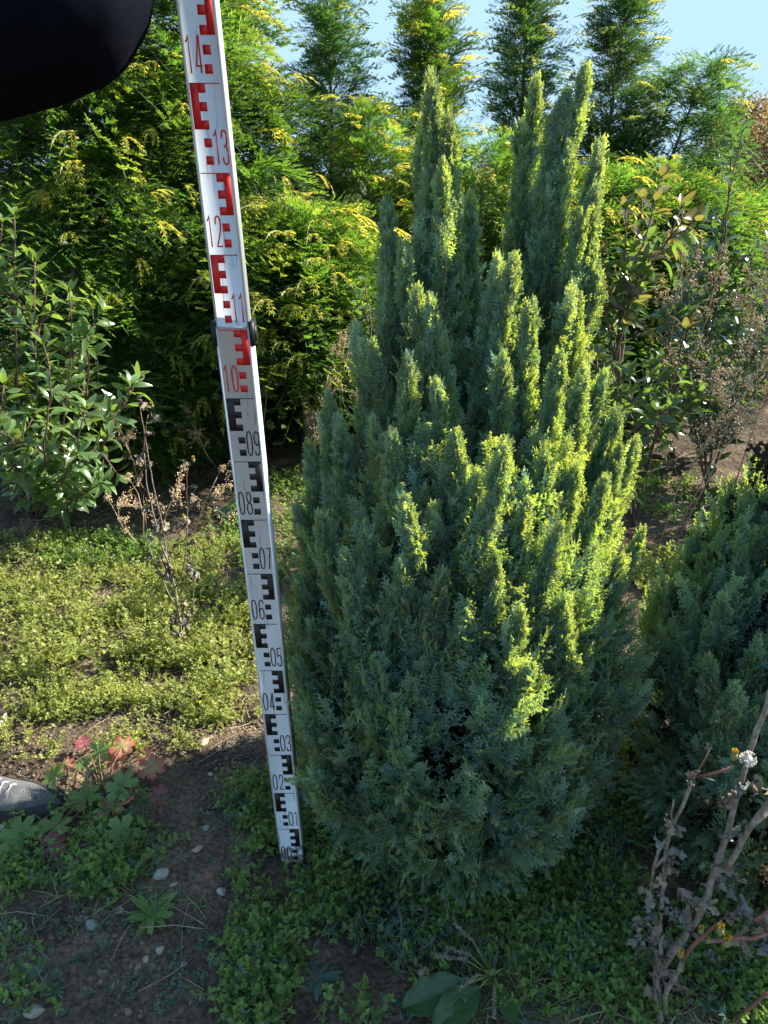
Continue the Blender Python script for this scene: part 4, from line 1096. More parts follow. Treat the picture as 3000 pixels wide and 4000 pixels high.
# ------------------------------------------------------------------ ground cover (nobody could count it)
def in_blocked(x, y):
    return (np.hypot(x - BX, y - BY) < .20) | (np.hypot(x - RX, y - RY) < .2) | ((np.abs(x - SX) < .055) & (y > SY - .075) & (y < SY + .03))
def scatter(ells, seed, cut=.40):
    g = np.random.default_rng(seed); out = []
    for (cx, cy, rx, ry, n) in ells:
        a = g.uniform(0, 6.283, n); r = np.sqrt(g.random(n)); x = cx + rx * r * np.cos(a); y = cy + ry * r * np.sin(a)
        out.append(gnd_np(x, y))
    p = np.vstack(out); cl = vnoise(p[:, 0] * 9 + 40, p[:, 1] * 9 + 40, seed)
    p = p[(cl > cut) | (g.random(len(p)) < .12)]
    return p[~in_blocked(p[:, 0], p[:, 1])]
def sprigs(name, mat, pts, leafL, nl, sprawl, height, seed, stemmat, kind='stuff', leaf=WLEAF, pair=True, rise=.5):
    g = np.random.default_rng(seed + 5); lf = MB(); st = MB(); fp, fd, fn, fs_, rn = [], [], [], [], []
    for (x, y) in pts:
        z = float(gz(x, y)); th = g.uniform(0, 6.283); h = height * g.uniform(.4, 1.2); r = sprawl * g.uniform(.4, 1.2)
        p = np.array([x, y, z + .001]); d = norm(np.array([math.cos(th) * r, math.sin(th) * r, h])); m = max(3, nl // 2); L = math.hypot(r, h)
        b = g.random(); path = [p.copy()]
        for k in range(m):
            d = norm(d + g.normal(size=3) * .28); p = p + d * L / m
            if p[2] < z + .003: p[2] = z + .003
            path.append(p.copy()); t = (k + 1) / m
            e1 = norm(np.cross(d, g.normal(size=3)));
            for sg in ((-1, 1) if pair else (1,)):
                q = norm(e1 * sg + d * .4 + np.array([0, 0, rise])); fp.append(p); fd.append(q); fn.append(norm(np.array([0, 0, 1.]) + g.normal(size=3) * .45)); fs_.append(leafL * g.uniform(.55, 1.2) * (1 - .3 * t)); rn.append(np.clip(b * .6 + .4 * g.random(), 0, 1))
        for k in range(3):
            q = norm(d + g.normal(size=3) * .6 + np.array([0, 0, .5])); fp.append(p); fd.append(q); fn.append(norm(np.array([0, 0, 1.]) + g.normal(size=3) * .5)); fs_.append(leafL * g.uniform(.4, .7)); rn.append(min(1, b * .5 + .5))
        st.tube(path, .0007, 3, cap=False)
    fp = np.array(fp); R = frames(np.array(fd), np.array(fn)); fs_ = np.array(fs_); rn = np.array(rn); idx = g.integers(len(leaf), size=len(fp))
    for i in range(len(leaf)):
        k = idx == i; lf.inst(leaf[i], fp[k], R[k], fs_[k], rn[k])
    # stems and leaves of the mat are one object with two materials
    o = lf.build(name, M[mat])
    o2 = st.build(name + "_stems", M[stemmat])
    return o, o2
def join2(a, b_):
    """merge stem mesh into leaf mesh as a second material"""
    ma, mb_ = a.data, b_.data
    na, nb = len(ma.vertices), len(mb_.vertices); fa, fb = len(ma.polygons), len(mb_.polygons)
    va = np.empty(na * 3, np.float32); ma.vertices.foreach_get("co", va); vb = np.empty(nb * 3, np.float32); mb_.vertices.foreach_get("co", vb)
    la = np.empty(fa * 3, np.int32); ma.loops.foreach_get("vertex_index", la); lb = np.empty(fb * 3, np.int32); mb_.loops.foreach_get("vertex_index", lb)
    me = bpy.data.meshes.new(a.name); n = na + nb; nf = fa + fb
    me.vertices.add(n); me.vertices.foreach_set("co", np.concatenate([va, vb])); me.loops.add(nf * 3); me.loops.foreach_set("vertex_index", np.concatenate([la, lb + na]))
    me.polygons.add(nf); me.polygons.foreach_set("loop_start", np.arange(0, nf * 3, 3, dtype=np.int32)); me.polygons.foreach_set("loop_total", np.full(nf, 3, np.int32))
    me.polygons.foreach_set("material_index", np.concatenate([np.zeros(fa, np.int32), np.ones(fb, np.int32)]))
    for nm in ("tip", "rnd"):
        x = np.empty(na, np.float32); ma.attributes[nm].data.foreach_get("value", x); y = np.empty(nb, np.float32); mb_.attributes[nm].data.foreach_get("value", y)
        at_ = me.attributes.new(nm, 'FLOAT', 'POINT'); at_.data.foreach_set("value", np.concatenate([x, y]))
    me.update(calc_edges=True); me.materials.append(ma.materials[0]); me.materials.append(mb_.materials[0])
    a.data = me; bpy.data.objects.remove(b_)
    return a
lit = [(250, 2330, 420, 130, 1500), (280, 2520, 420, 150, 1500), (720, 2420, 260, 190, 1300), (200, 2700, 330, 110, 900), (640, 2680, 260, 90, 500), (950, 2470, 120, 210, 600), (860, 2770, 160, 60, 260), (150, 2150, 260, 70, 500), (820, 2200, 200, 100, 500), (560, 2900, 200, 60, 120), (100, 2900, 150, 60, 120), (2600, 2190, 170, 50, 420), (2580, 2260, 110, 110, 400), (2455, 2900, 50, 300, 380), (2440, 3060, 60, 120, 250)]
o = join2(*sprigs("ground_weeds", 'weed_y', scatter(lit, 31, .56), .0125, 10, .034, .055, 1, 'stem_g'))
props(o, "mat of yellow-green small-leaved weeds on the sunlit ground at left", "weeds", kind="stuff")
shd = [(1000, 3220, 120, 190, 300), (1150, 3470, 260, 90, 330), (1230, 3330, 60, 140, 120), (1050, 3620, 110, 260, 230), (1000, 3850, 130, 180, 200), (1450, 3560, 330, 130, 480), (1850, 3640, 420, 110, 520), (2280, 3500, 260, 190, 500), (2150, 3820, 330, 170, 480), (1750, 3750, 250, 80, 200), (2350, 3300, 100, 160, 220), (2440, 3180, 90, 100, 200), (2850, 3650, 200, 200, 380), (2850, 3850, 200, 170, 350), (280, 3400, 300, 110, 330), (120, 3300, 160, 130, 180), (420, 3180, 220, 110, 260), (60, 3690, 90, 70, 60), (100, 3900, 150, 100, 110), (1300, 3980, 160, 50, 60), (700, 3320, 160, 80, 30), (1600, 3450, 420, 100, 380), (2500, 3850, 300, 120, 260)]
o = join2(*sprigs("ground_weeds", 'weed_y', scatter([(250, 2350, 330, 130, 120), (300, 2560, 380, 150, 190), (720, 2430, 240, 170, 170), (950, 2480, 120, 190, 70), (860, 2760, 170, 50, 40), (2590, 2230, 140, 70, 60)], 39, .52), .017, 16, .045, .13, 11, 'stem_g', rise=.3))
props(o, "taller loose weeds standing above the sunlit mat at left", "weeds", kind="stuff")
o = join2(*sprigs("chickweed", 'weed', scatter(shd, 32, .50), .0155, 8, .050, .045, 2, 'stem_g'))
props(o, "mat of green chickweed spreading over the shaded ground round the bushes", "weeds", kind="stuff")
o2_ = join2(*sprigs("ground_weeds", 'weed_b', scatter([(a, b_, c, d, int(n * .18)) for a, b_, c, d, n in shd], 38, .42), .022, 9, .035, .05, 7, 'stem_g', leaf=NLEAF, pair=True, rise=.7))
props(o2_, "narrow-leaved bluish weeds mixed into the shaded ground cover", "weeds", kind="stuff")
bk = [(1150, 1950, 220, 120, 600), (950, 2080, 200, 80, 380), (700, 1740, 260, 50, 260), (450, 2180, 350, 60, 420), (1050, 2150, 120, 120, 300), (2800, 1500, 200, 150, 500), (2900, 1330, 200, 60, 500), (2650, 1950, 200, 100, 160), (2850, 2050, 120, 120, 120)]
o = join2(*sprigs("ground_weeds", 'weed', scatter(bk, 33), .020, 8, .05, .05, 3, 'stem_g'))
props(o, "loose green weeds on the bare soil in front of the hedge", "weeds", kind="stuff")
bl = [(250, 3380, 260, 90, 130), (700, 3850, 600, 150, 70), (250, 3620, 260, 60, 30), (1900, 3950, 500, 60, 60), (880, 3250, 120, 180, 40), (600, 3700, 350, 200, 70)]
o = join2(*sprigs("seedlings", 'weed_b', scatter(bl, 34), .010, 6, .02, .008, 4, 'stem_g'))
props(o, "tiny bluish seedlings dotted over the dark bare soil", "weeds", kind="stuff")
# grass and straw bits
gr_ = MB(); g = np.random.default_rng(36)
pts = scatter([(2300, 3650, 300, 250, 260), (2150, 3900, 400, 100, 160), (350, 3420, 300, 120, 160), (600, 2600, 500, 250, 500), (300, 2300, 350, 130, 260), (2560, 2250, 120, 160, 200), (500, 2200, 400, 100, 250), (2500, 3400, 120, 250, 120), (1150, 3350, 250, 150, 60), (2850, 3800, 160, 200, 160)], 35)
n = len(pts); th = g.uniform(0, 6.28, n); d = np.stack([np.cos(th), np.sin(th), g.uniform(.1, 1.3, n)], -1)
p3 = np.column_stack([pts, gz(pts[:, 0], pts[:, 1])]); gr_.inst(GRASS[0], p3, frames(d, np.tile([0, 0, 1.], (n, 1)) + g.normal(size=(n, 3)) * .3), g.uniform(.03, .09, n))
props(gr_.build("grass", M['weed']), "thin grass blades scattered among the weeds", "grass", kind="stuff")
sr_ = MB(); pts = scatter([(600, 2500, 600, 350, 260), (500, 2100, 500, 120, 300), (900, 3800, 500, 200, 14), (400, 3650, 400, 150, 18), (2600, 3900, 350, 120, 120), (1000, 2000, 400, 200, 160), (2620, 2050, 200, 100, 60), (800, 2850, 300, 80, 40)], 37)
for (x, y) in pts:
    th = g.uniform(0, 6.28); L = g.uniform(.02, .12); z = float(gz(x, y)) + .003; dx, dy = math.cos(th) * L, math.sin(th) * L
    sr_.tube([(x, y, z), (x + dx * .5 + g.normal() * .005, y + dy * .5, z + g.uniform(.002, .02)), (x + dx, y + dy, z + g.uniform(0, .012))], g.uniform(.0005, .0011), 3, cap=False)
props(sr_.build("dry_litter", M['straw']), "dry straw-coloured stems lying on the soil", "plant litter", kind="stuff")
# soil crumbs and grit
cb = MB()
pts = np.vstack([scatter([(550, 2830, 620, 170, 3600), (950, 2900, 220, 120, 900), (200, 2950, 260, 70, 700)], 41), scatter([(700, 3500, 500, 400, 700), (1000, 3100, 200, 150, 300), (1700, 3900, 300, 100, 120), (600, 2100, 600, 250, 1000), (900, 1850, 300, 150, 500), (2650, 2000, 250, 150, 300)], 42)])
for i, (x, y) in enumerate(pts):
    r = .0012 + .0036 * g.random() ** 3; cb.blob((x, y, float(gz(x, y)) + r * .4), (r * g.uniform(.8, 1.5), r * g.uniform(.8, 1.4), r * .8), 0, .6, rnd=g.random())
pts = scatter([(650, 3500, 480, 430, 520), (400, 3800, 400, 200, 200)], 43, .3)
for i, (x, y) in enumerate(pts):
    r = .0015 + .003 * g.random() ** 2; cb.blob((x, y, float(gz(x, y)) + r * .1), (r * g.uniform(.8, 1.5), r * g.uniform(.8, 1.4), r * .7), 1, .5, rnd=g.random())
props(cb.build("soil_crumbs", plain("soil_crumb", (.12, .09, .062), .95, (.22, .17, .115), 12)), "crumbs of soil and grit on the ground", "soil", kind="stuff")

# ------------------------------------------------------------------ stones
def stone(px, py, L, W, col, label, group=None, seed=0, rot=0):
    p = gnd(px, py); g = np.random.default_rng(seed + 60); mb = MB(); v = ICO_V[2].copy()
    for k in range(9):   # chipped faces
        n = norm(g.normal(size=3)); dd = g.uniform(.55, .88); s = v @ n; v = v - np.clip(s - dd, 0, None)[:, None] * n
    v *= 1 + (g.random((len(v), 1)) - .5) * .06
    v = v * np.array([L / 2, W / 2, W * .33]); c, s_ = math.cos(rot), math.sin(rot); v = v @ np.array([[c, s_, 0], [-s_, c, 0], [0, 0, 1]])
    z = float(gz(p.x, p.y)); mb.add(v + np.array([p.x, p.y, z + W * .16]), ICO_F[2])
    o = mb.build("stone", STM[col], origin=(p.x, p.y, z)); props(o, label, "stone", group)
STM = {'white': plain("white_flint", (.36, .34, .29), .8, (.24, .21, .17), 60, bump=.3), 'tan': plain("tan_pebble", (.30, .22, .15), .8, (.40, .32, .22), 50, bump=.3), 'grey': plain("grey_pebble", (.17, .17, .16), .8, (.26, .25, .23), 50, bump=.3), 'red': plain("red_brown_pebble", (.22, .10, .06), .8, (.16, .09, .06), 50, bump=.3)}
SG = "stones on the bare soil"
stone(634, 3442, .034, .026, 'white', "rounded white stone, the larger pale one on the dark soil left of the staff's foot", SG, 1, .5)
stone(520, 3438, .026, .014, 'white', "flat whitish stone just left of the larger rounded white one", SG, 2, .6)
stone(824, 3022, .016, .013, 'white', "small bright white stone at the edge between sunlit and shaded soil", SG, 3)
stone(772, 3330, .034, .014, 'tan', "long tan stone on dark soil, halfway between the lobed leaves and the staff's foot", SG, 4, .75)
stone(758, 3233, .022, .018, 'red', "reddish brown stone left of the chickweed patch by the staff", SG, 5)
stone(808, 3242, .020, .016, 'grey', "dark grey stone touching the right side of a reddish one", SG, 6)
stone(868, 3505, .024, .022, 'white', "pale grey-white stone right of the green rosette with the long stalk", SG, 7, 1.2)
stone(365, 3640, .032, .026, 'grey', "rough grey stone in the lower left soil", SG, 8)
stone(473, 3578, .018, .017, 'tan', "small cream stone up-left of the green rosette weed", SG, 9)
stone(630, 3720, .020, .018, 'white', "small white stone directly below the green rosette weed", SG, 10, .4)
stone(142, 3965, .040, .026, 'white', "cream stone near the bottom left corner", SG, 11)
stone(363, 3440, .016, .014, 'grey', "small bluish grey stone under the weeds left of the flat whitish one", SG, 12)
stone(685, 3480, .024, .010, 'tan', "thin orange-tan stone below the larger rounded white one", SG, 13, .6)
stone(822, 3440, .026, .024, 'red', "dull brown stone in the shaded soil midway to the staff", SG, 14)
stone(795, 2898, .030, .022, 'tan', "largest tan stone in the sunlit cluster left of the staff", SG, 15, 1.1)
stone(820, 2880, .018, .016, 'tan', "tan stone touching the upper right of the largest sunlit one", SG, 16)
stone(775, 2918, .022, .014, 'tan', "flat tan stone at the lower left of the sunlit cluster", SG, 17)
stone(912, 2898, .024, .018, 'tan', "sunlit tan stone on its own between the stone cluster and the staff", SG, 18, .3)
stone(980, 2895, .015, .013, 'white', "small pale sunlit stone nearest the staff", SG, 19)
stone(885, 2918, .016, .014, 'tan', "small tan stone left below the lone sunlit one", SG, 20)
stone(712, 2935, .018, .013, 'white', "pale square-cut stone left of the sunlit stone cluster", SG, 21)
stone(1148, 3550, .034, .016, 'tan', "long brown stone under the weeds below the staff's foot", SG, 22, 1.3)
stone(718, 3778, .014, .012, 'grey', "small grey stone in the bare lower soil", SG, 23)
stone(570, 3755, .014, .014, 'tan', "small orange stone left of the small white one", SG, 24)
stone(890, 1790 + 30, .05, .035, 'tan', "tan stone on the dark soil in front of the hedge left of the staff", SG, 25)
stone(690, 1850, .045, .03, 'grey', "pale grey stone on the dark soil behind the left thistle", SG, 26)
stone(1085, 1730, .07, .045, 'tan', "tan stone on the dark soil right of the staff under the hedge", SG, 27)
stone(920, 3945, .018, .014, 'tan', "tan stone near the bottom of the picture left of the blue-green rosette", SG, 28)

# ------------------------------------------------------------------ cranesbill with lobed leaves
ger = thing("cranesbill_plant", tuple(gnd(400, 3080)), "low plant with round lobed leaves, some red, beside the shoe", "plant")
stk = MB(); g = np.random.default_rng(50); root_p = np.array(tuple(gnd(410, 3110)))
GLV = [(477, 2912, .034, 'ger_r'), (332, 2908, .026, 'ger_p'), (385, 2938, .033, 'ger'), (457, 2965, .030, 'ger_r'), (570, 2951, .024, 'ger_r'), (590, 2993, .036, 'ger_r'), (249, 2985, .026, 'ger_r'), (215, 3031, .034, 'ger'), (477, 3071, .042, 'ger'), (457, 3144, .048, 'ger_r'), (331, 3120, .040, 'ger'), (617, 3104, .024, 'ger_p'), (482, 3250, .042, 'ger'), (205, 3235, .044, 'ger'), (73, 3262, .048, 'ger'), (205, 3300, .030, 'ger_p'), (330, 2985, .022, 'ger')]
for i, (x, y, r, mt) in enumerate(GLV):
    z = g.uniform(.015, .05) if y < 3050 else g.uniform(.02, .05); p = np.array(tuple(gnd(x, y, z))); n = norm(np.array([g.normal() * .3, -.35 + g.normal() * .2, 1.]))
    th = g.uniform(0, 6.28); R = frames(np.array([[math.cos(th), math.sin(th), 0]]), n[None]); mb = MB(); mb.inst(lobed_tm(1, 6, .42, g.uniform(-.15, .2), 60 + i), p[None], R, r, np.array([g.uniform(.5, 1)]))
    o = mb.build("leaf", M[mt], ger, smooth=True)
    if mt == 'ger_p': props(o, label="magenta lobed leaf")
    elif mt == 'ger_r': props(o, label="lobed leaf with red edges")
    q = root_p + (p - root_p) * np.array([.5, .5, 0]) + np.array([0, 0, .035]); stk.tube([root_p, q, p], [.0016, .0013, .001], 5)
stk.build("leaf_stalks", M['stalk_r'], ger)

# ------------------------------------------------------------------ rosettes and plantain
def rosette(name, px, py, n, L, W, mat, label, seed, lift=.35, serr=.35, cat="weed", extra=None):
    p = gnd(px, py); g = np.random.default_rng(seed); z = float(gz(p.x, p.y)) + .003; root = thing(name, (p.x, p.y, z), label, cat); mb = MB()
    tm = leaf_tm(1, W, .25, .2, 10, serr=serr)
    for k in range(n):
        th = k * 2.4 + g.normal() * .2; l = L * g.uniform(.7, 1.1); d = np.array([math.cos(th), math.sin(th), lift * g.uniform(.4, 1.3)])
        mb.inst(tm, np.array([[p.x, p.y, z]]), frames(d[None], np.array([[0, 0, 1.]]) + g.normal(size=(1, 3)) * .2), l)
    mb.build("leaves", M[mat], root)
    if extra: extra(root, np.array([p.x, p.y, z]), g)
    return root
rosette("weed_rosette", 1240, 3825, 15, .046, .26, 'weed_b', "flat blue-green rosette of narrow toothed leaves on the dark soil near the bottom", 71, .25)
def pods(root, p, g, path, n, r=.0035):
    st = MB(); pd = MB(); P_ = np.array([tuple(q) for q in path]); st.tube(P_, np.linspace(.0012, .0006, len(P_)), 4)
    for k in range(n):
        u = .25 + .75 * k / n; j = min(len(P_) - 2, int(u * (len(P_) - 1))); w = u * (len(P_) - 1) - j; q = P_[j] * (1 - w) + P_[j + 1] * w
        d = norm(g.normal(size=3) * .8 + np.array([0, 0, .3])); e = q + d * .010; st.tube([q, e], .0003, 3, cap=False); pd.inst(WLEAF[0], e[None], frames(d[None], rand_unit(1)), r * 1.6)
    st.build("stalk", M['stem_g'], root); pd.build("seed_pods", M['weed'], root)
rosette("weed_rosette", 600, 3600, 20, .055, .34, 'weed', "green toothed rosette weed with one long arching stalk in the lower left soil", 72, .6,
   extra=lambda r, p, g: pods(r, p, g, [p, at(680, 3535, .965), at(760, 3528, .96), at(850, 3560, .95), at(900, 3580, .94)], 26))
rosette("weed_rosette", 300, 2560, 16, .09, .3, 'weed_y', "large sunlit rosette weed with broad pale leaves in the left weeds", 73, .6)
rosette("seed_pod_weed", 800, 2640, 8, .04, .3, 'weed_y', "weed with a curved stem of small pods left of the staff", 74, .5,
   extra=lambda r, p, g: pods(r, p, g, [p, at(830, 2630, 1.62), at(900, 2650, 1.58), at(980, 2620, 1.56)], 60, .005))
rosette("seed_pod_weed", 830, 2330, 8, .05, .3, 'weed_y', "upright weed with a slim spike of seed pods rising from the sunlit weeds", 75, .5,
   extra=lambda r, p, g: pods(r, p, g, [p, at(835, 2240, 2.0), at(850, 2160, 2.0), at(865, 2085, 2.0)], 60, .006))
rosette("weed_rosette", 900, 2020, 14, .08, .5, 'weed_b', "bluish broad-leaved weed on shaded soil just left of the staff", 76, .4, 0.1)
rosette("weed_rosette", 620, 1770, 14, .10, .5, 'weed', "pale green weed clump on dark soil at the foot of the hedge", 77, .5, .2)
pl = thing("plantain", tuple(gnd(1925, 3815)), "plantain with big dark oval leaves and brown seed spikes at the bottom centre", "plant")
pc = np.array(tuple(gnd(1925, 3815, .006)))
for k, (x, y, L, W) in enumerate([(1580, 3925, .125, .52), (1700, 4010, .13, .50), (2010, 3990, .08, .42), (2080, 3700, .085, .35), (1860, 3700, .06, .4)]):
    e = np.array(tuple(gnd(x, y, .03))); d = e - pc; l = np.linalg.norm(d); d /= l; mb = MB(); L_ = min(L, l * .75)
    mb.inst(veined_tm(W, k), (e - d * L_)[None], frames(d[None], np.array([[0.1, -.1, 1.]])), L_, np.array([.7])); o = mb.build("leaf", M['dock'], pl, smooth=True)
    sk = MB(); sk.tube([pc, (pc + e - d * L_) / 2 + np.array([0, 0, .006]), e - d * L_ * .97], [.0028, .002, .0016], 5); s2 = sk.build("leaf_stalk", M['stem_g'], pl)
for (x, y) in [(1700, 3735), (1740, 3700), (1800, 3860), (1930, 3980), (1770, 3600)]:
    e = np.array(tuple(gnd(x, y, .05))); q = pc + (e - pc) * .5 + np.array([0, 0, .02]); sp_ = MB(); sd_ = MB(); sp_.tube([pc, q, e], [.0014, .0012, .001], 4)
    for k in range(60):
        u = .5 + .5 * k / 60; c = q + (e - q) * (u - .5) * 2; sd_.blob(c + RNG.normal(size=3) * .0018, .0019, 0, .5)
    sp_.build("spike_stalk", M['stem_g'], pl); sd_.build("seed_spike", M['crumple'], pl)
mb = MB(); crumple(mb, gnd(1620, 3800, .012), .028, g, 7); props(mb.build("dead_leaf", M['crumple']), "crumpled brown dead leaf beside the plantain's big leaves", "dead leaf")

# ------------------------------------------------------------------ person holding the staff
def skin(name, verts, edges, radii, mat, parent, sub=2, root=0):
    me = bpy.data.meshes.new(name); off = Vector(parent.location) if parent else Vector()
    me.from_pydata([tuple(Vector(v) - off) for v in verts], edges, []); me.materials.append(mat)
    o = bpy.data.objects.new(name, me); COL.objects.link(o); o.parent = parent
    me.update(); bpy.context.view_layer.objects.active = o
    m = o.modifiers.new("skin", 'SKIN'); sv = me.skin_vertices[0].data if me.skin_vertices else None
    if sv is None:
        bpy.context.view_layer.update(); sv = me.skin_vertices[0].data
    for i, r in enumerate(radii):
        sv[i].radius = (r, r) if isinstance(r, (int, float)) else r; sv[i].use_root = (i == root)
    m.use_smooth_shade = True; m.branch_smoothing = .4
    s = o.modifiers.new("sub", 'SUBSURF'); s.levels = sub; s.render_levels = sub
    return o
m_fleece = plain("navy_fleece", (.0035, .0045, .009), .95, (.006, .007, .013), 9, .03, bump=.15, bscale=700)
m_trous = plain("dark_trousers", (.02, .022, .03), .9, (.03, .032, .04), 10)
m_skin = plain("skin", (.50, .30, .22), .55, (.45, .26, .19), 15)
m_hair = plain("dark_hair", (.03, .02, .015), .6)
PX, PYY = -1.03, 1.34
person = thing("person", (PX, PYY, 0), "person in dark navy fleece and grey trainers reaching in from the left", "person")
hip = Vector((PX, PYY, .93)); RF = Vector((-.975, 1.205, .09)); LF = Vector((-1.24, 1.47, .09))
elb = at(262, -5, .97); sh = Vector((-.93, 1.16, 1.44)); hand = Vector(staff_pt(-.035, .012, 1.80))
wr = hand + Vector((-.03, -.02, -.06))
fc = Vector((1, 0, 0))
# body: pelvis, spine, neck, head, arms, legs
V_ = [hip, Vector((PX, PYY, 1.15)), Vector((PX, PYY, 1.38)), Vector((PX + .01, PYY, 1.50)), Vector((PX + .03, PYY, 1.58)), Vector((PX + .035, PYY, 1.68)),
      sh, elb, wr, Vector((PX + .02, PYY + .19, 1.43)), Vector((PX - .04, PYY + .24, 1.15)), Vector((PX - .03, PYY + .24, .90)),
      Vector((PX + .01, PYY - .10, .88)), Vector((-.99, 1.205, .50)), RF, Vector((PX, PYY + .10, .88)), Vector((-1.16, 1.46, .50)), LF]
E_ = [(0, 1), (1, 2), (2, 3), (3, 4), (4, 5), (2, 6), (6, 7), (7, 8), (2, 9), (9, 10), (10, 11), (0, 12), (12, 13), (13, 14), (0, 15), (15, 16), (16, 17)]
R_ = [.12, .115, .12, .055, .085, .09, .055, .045, .028, .055, .042, .028, .08, .055, .042, .08, .055, .042]
def fingers(V_, E_, R_, wi, palm, ax, side, up, curl):
    """five separate fingers rooted in the palm"""
    V_.append(palm); E_.append((wi, len(V_) - 1)); R_.append((.024, .016)); p = len(V_) - 1
    for k, (L, s) in enumerate(((.07, -1.2), (.08, -.4), (.075, .4), (.06, 1.2))):
        b = palm + ax * .045 + side * s * .017; k1 = b + ax * L * .45 + up * curl * .4 * L; k2 = k1 + ax * L * .1 + up * L * .35 * curl
        for q, r in ((b, .0095), (k1, .0088), (k2, .008)):
            V_.append(q); R_.append(r)
        n = len(V_); E_.extend([(p, n - 3), (n - 3, n - 2), (n - 2, n - 1)])
    b = palm - side * .026 + ax * .005; k1 = b - side * .018 + ax * .025 + up * .015; n = len(V_); V_.extend([b, k1, k1 + ax * .02 + up * .012]); R_.extend([.012, .0095, .0085]); E_.extend([(p, n), (n, n + 1), (n + 1, n + 2)])
fingers(V_, E_, R_, 8, hand + Vector((-.004, -.022, 0)), Vector((.85, 0, .15)).normalized(), Vector((0, 0, 1)), Vector((0, 1, 0)), 1.0)
fingers(V_, E_, R_, 11, Vector((PX - .03, PYY + .24, .82)), Vector((.2, 0, -1)).normalized(), Vector((1, 0, .2)).normalized(), Vector((0, -1, 0)), .4)
skin("body", V_, E_, R_, m_skin, person, 2, 0)
# head details
mb = MB(); hc = np.array([PX + .05, PYY, 1.66])
mb.blob(hc, (.095, .075, .115), 2, .0); mb.blob(hc + np.array([.098, 0, -.005]), (.016, .011, .022), 1, 0)
for s in (-1, 1): mb.blob(hc + np.array([0, s * .076, -.005]), (.018, .008, .03), 1, 0)
mb.build("head", m_skin, person, smooth=True)
mb = MB(); 
for s in (-1, 1): mb.blob(hc + np.array([.086, s * .03, .012]), (.008, .012, .007), 1, 0)
mb.build("eyes", plain("eyes", (.05, .04, .035), .2), person, smooth=True)
mb = MB(); mb.blob(hc + np.array([.088, 0, -.052]), (.008, .024, .006), 1, 0); mb.build("mouth", plain("lips", (.40, .15, .12), .5), person, smooth=True)
mb = MB(); mb.blob(hc + np.array([-.022, 0, .032]), (.098, .083, .105), 2, .06); mb.build("hair", m_hair, person, smooth=True)
# jacket: loose fleece with a full sleeve bending at the elbow
slv = elb + (wr - elb) * .8
VJ = [Vector((PX, PYY, .86)), Vector((PX, PYY, 1.10)), Vector((PX, PYY, 1.34)), Vector((PX + .005, PYY, 1.46)), sh, sh + (elb - sh) * .5 + Vector((0, 0, -.03)), elb + Vector((-.10, .015, .005)), elb, elb + (slv - elb) * .35 + Vector((.0, 0, .0)), slv,
      Vector((PX + .02, PYY + .19, 1.43)), Vector((PX - .04, PYY + .24, 1.15)), Vector((PX - .03, PYY + .24, .93))]
EJ = [(0, 1), (1, 2), (2, 3), (2, 4), (4, 5), (5, 6), (6, 7), (7, 8), (8, 9), (2, 10), (10, 11), (11, 12)]
RJ = [(.17, .20), (.16, .19), (.15, .19), .075, .105, .115, .118, .115, .095, .055, .085, .07, .05]
jk = skin("jacket", VJ, EJ, RJ, m_fleece, person, 4, 0)
for nm, size, st_ in (("folds", .11, .022), ("pile", .006, .0022)):
    tx = bpy.data.textures.new(nm, 'CLOUDS'); tx.noise_scale = size; dm = jk.modifiers.new(nm, 'DISPLACE'); dm.texture = tx; dm.strength = st_; dm.mid_level = .5
bpy.context.view_layer.update()
dg = bpy.context.evaluated_depsgraph_get(); ev = jk.evaluated_get(dg); me_ = ev.to_mesh(); nv = len(me_.vertices)
co = np.empty(nv * 3); me_.vertices.foreach_get("co", co); no = np.empty(nv * 3); me_.vertices.foreach_get("normal", no)
co = co.reshape(-1, 3) + np.array(person.location); no = no.reshape(-1, 3); ev.to_mesh_clear()
k = np.where((co[:, 0] > -.62) & (co[:, 2] < 1.75))[0]; k = RNG.choice(k, 26000); p = co[k] + RNG.normal(size=(len(k), 3)) * .002; d = norm(no[k] + RNG.normal(size=(len(k), 3)) * .55)
pm = MB(); hair = (np.array([[-.0001, 0, 0], [.0001, 0, 0], [0, 1, 0.]]), np.array([[0, 1, 2]]), np.zeros(3)); hair[0][:, 0] *= 1.0
hv = (np.array([[-.055, 0, 0], [.055, 0, 0], [.0, 1, .15]]), np.array([[0, 1, 2]]), np.zeros(3))
pm.inst(hv, p, frames(d, rand_unit(len(k))), RNG.uniform(.0015, .0042, len(k))); props(pm.build("fleece_pile", m_fleece, person), kind="stuff")
VT = [Vector((PX, PYY, .95)), Vector((PX + .01, PYY - .10, .85)), Vector((-.99, 1.205, .50)), RF + Vector((-.01, 0, .02)), Vector((PX, PYY + .10, .85)), Vector((-1.16, 1.46, .50)), LF + Vector((-.01, 0, .02))]
skin("trousers", VT, [(0, 1), (1, 2), (2, 3), (0, 4), (4, 5), (5, 6)], [.15, .10, .075, .065, .10, .075, .065], m_trous, person, 2, 0)
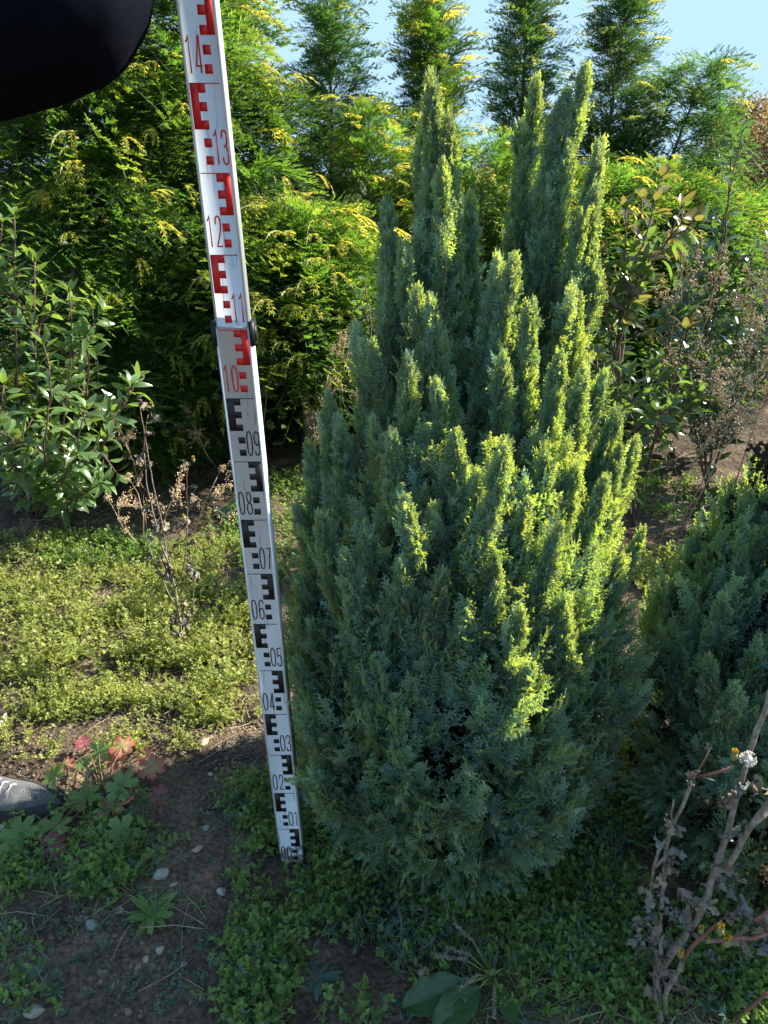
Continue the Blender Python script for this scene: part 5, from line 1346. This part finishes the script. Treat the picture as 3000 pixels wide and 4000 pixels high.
# trainers
m_shoe, nt, b = newmat("grey_suede")
sc1 = ramp(nt, [(.35, (.06, .063, .067)), (.65, (.11, .115, .12))], noise(nt, 35, 6)); nt.links.new(sc1, b.inputs["Base Color"]); b.inputs["Roughness"].default_value = .9
m_rub = plain("black_rubber", (.018, .018, .020), .7, (.04, .038, .035), 80)
m_sole = plain("dirty_white_sole", (.42, .40, .36), .8, (.25, .22, .18), 60)
m_lace = plain("grey_lace", (.34, .35, .37), .9)
def shoe(toe, yaw, z0):
    c, s = math.cos(yaw), math.sin(yaw)
    def W_(x, y, z): return np.array([toe[0] + c * x - s * y, toe[1] + s * x + c * y, z0 + z])
    Ls = .295
    S = np.r_[0.004, .012, .028, .05, .075, .10, .13, .16, .20, .24, .275, .292]
    wid = np.interp(S, [0, .004, .012, .028, .05, .08, .11, .16, .20, .25, .292, .295], [.0, .024, .034, .043, .049, .0525, .053, .047, .041, .038, .024, .0])
    hgt = np.interp(S, [0, .01, .03, .06, .10, .14, .18, .21, .25, .295], [.034, .042, .050, .056, .063, .078, .100, .115, .118, .085])
    asym = np.interp(S, [0, .06, .12, .2, .3], [.006, .004, 0, -.002, 0])
    def loft(off, a0, a1, n, s0=0, s1=99, zs=1.0, zb=.016):
        mb = MB(); rows = []
        for i, (q, w, h) in enumerate(zip(S, wid, hgt)):
            if q < s0 or q > s1: continue
            A0 = a0(q) if callable(a0) else a0; A1 = a1(q) if callable(a1) else a1
            row = []
            for k in range(n + 1):
                a = A0 + (A1 - A0) * k / n
                y = (w + off) * math.copysign(abs(math.cos(a)) ** .75, math.cos(a)); z = zb + (h - zb + off) * abs(math.sin(a)) ** .85 * zs
                row.append(W_(-q + (off if q < .01 else 0), y + asym[i], z))
            rows.append(row)
        V = np.array(rows).reshape(-1, 3); f = []; m = len(rows)
        for i in range(m - 1):
            for k in range(n):
                p = i * (n + 1) + k; f += [(p, p + 1, p + n + 2), (p, p + n + 2, p + n + 1)]
        ctr = W_(-S[0] + .002, asym[0], z0 * 0 + .02); V = np.vstack([V, ctr])
        if s0 == 0:
            for k in range(n): f.append((k + 1, k, len(V) - 1))
        mb.add(V, f); return mb
    loft(0, 0, math.pi, 22).build("shoe_upper", m_shoe, person, smooth=True)
    # dark rubber rand over the toe and along both sides
    ra = lambda q: np.interp(q, [0, .012, .03, .06, .10, .16, .3], [1.57, 1.57, 1.42, 1.12, .85, .62, .52])
    loft(.0016, 0, ra, 8).build("toe_rand", m_rub, person, smooth=True)
    loft(.0016, lambda q: math.pi - ra(q) * .8, math.pi, 8).build("toe_rand", m_rub, person, smooth=True)
    # sole
    mb = MB(); ring = []
    for sgn in (1, -1):
        idx = range(len(S)) if sgn > 0 else range(len(S) - 1, -1, -1)
        for i in idx: ring.append((-S[i] + (.006 if S[i] < .02 else 0) - (.004 if S[i] > .28 else 0), sgn * (wid[i] + .0055) + asym[i]))
    n = len(ring); lo = [W_(x, y, 0) for x, y in ring]; hi = [W_(x * .998, y * .985, .019) for x, y in ring]; V = np.vstack([lo, hi, W_(-.14, 0, 0), W_(-.14, 0, .019)]); f = []
    for i in range(n):
        j = (i + 1) % n; f += [(i, j, n + j), (i, n + j, n + i), (2 * n, j, i), (2 * n + 1, n + i, n + j)]
    mb.add(V, f); mb.build("shoe_sole", m_sole, person)
    # perforated toe box and laces
    pf = MB(); 
    for i in range(9):
        for j in range(7):
            q = .038 + i * .0062 + (.003 if j % 2 else 0); y = (j - 3) * .0075
            h = np.interp(q, S, hgt); w = np.interp(q, S, wid); z = .016 + (h - .016) * (max(0, 1 - (abs(y) / w) ** (1 / .75 * 2) )) ** (.425)
            if i < 8 and abs(y) < w * .62: pf.blob(W_(-q, y + .003, z + .0002), (.0014, .0014, .0006), 0, 0)
    pf.build("punched_holes", m_rub, person)
    lc = MB(); tg = MB()
    for i in range(6):
        q = .108 + i * .017; h = np.interp(q, S, hgt); w = .024
        lc.tube([W_(-q, -w, h - .007), W_(-q - .004, -w * .4, h + .004), W_(-q - .007, w * .4, h + .0045), W_(-q - .010, w, h - .006)], .0022, 6)
        lc.tube([W_(-q - .010, -w, h - .006), W_(-q - .006, -w * .4, h + .0055), W_(-q - .003, w * .4, h + .006), W_(-q, w, h - .007)], .0020, 6)
        for sgn in (-1, 1): tg.tube([W_(-q - .003, sgn * w, h - .006), W_(-q - .004, sgn * (w + .010), h - .016)], [.003, .002], 5)
    lc.build("laces", m_lace, person); tg.build("lace_loops", m_rub, person)
shoe((-.722, 1.205), math.radians(-4), float(gz(-.8, 1.24)) + .002)
shoe((-.99, 1.48), math.radians(6), float(gz(-1.1, 1.47)) + .002)
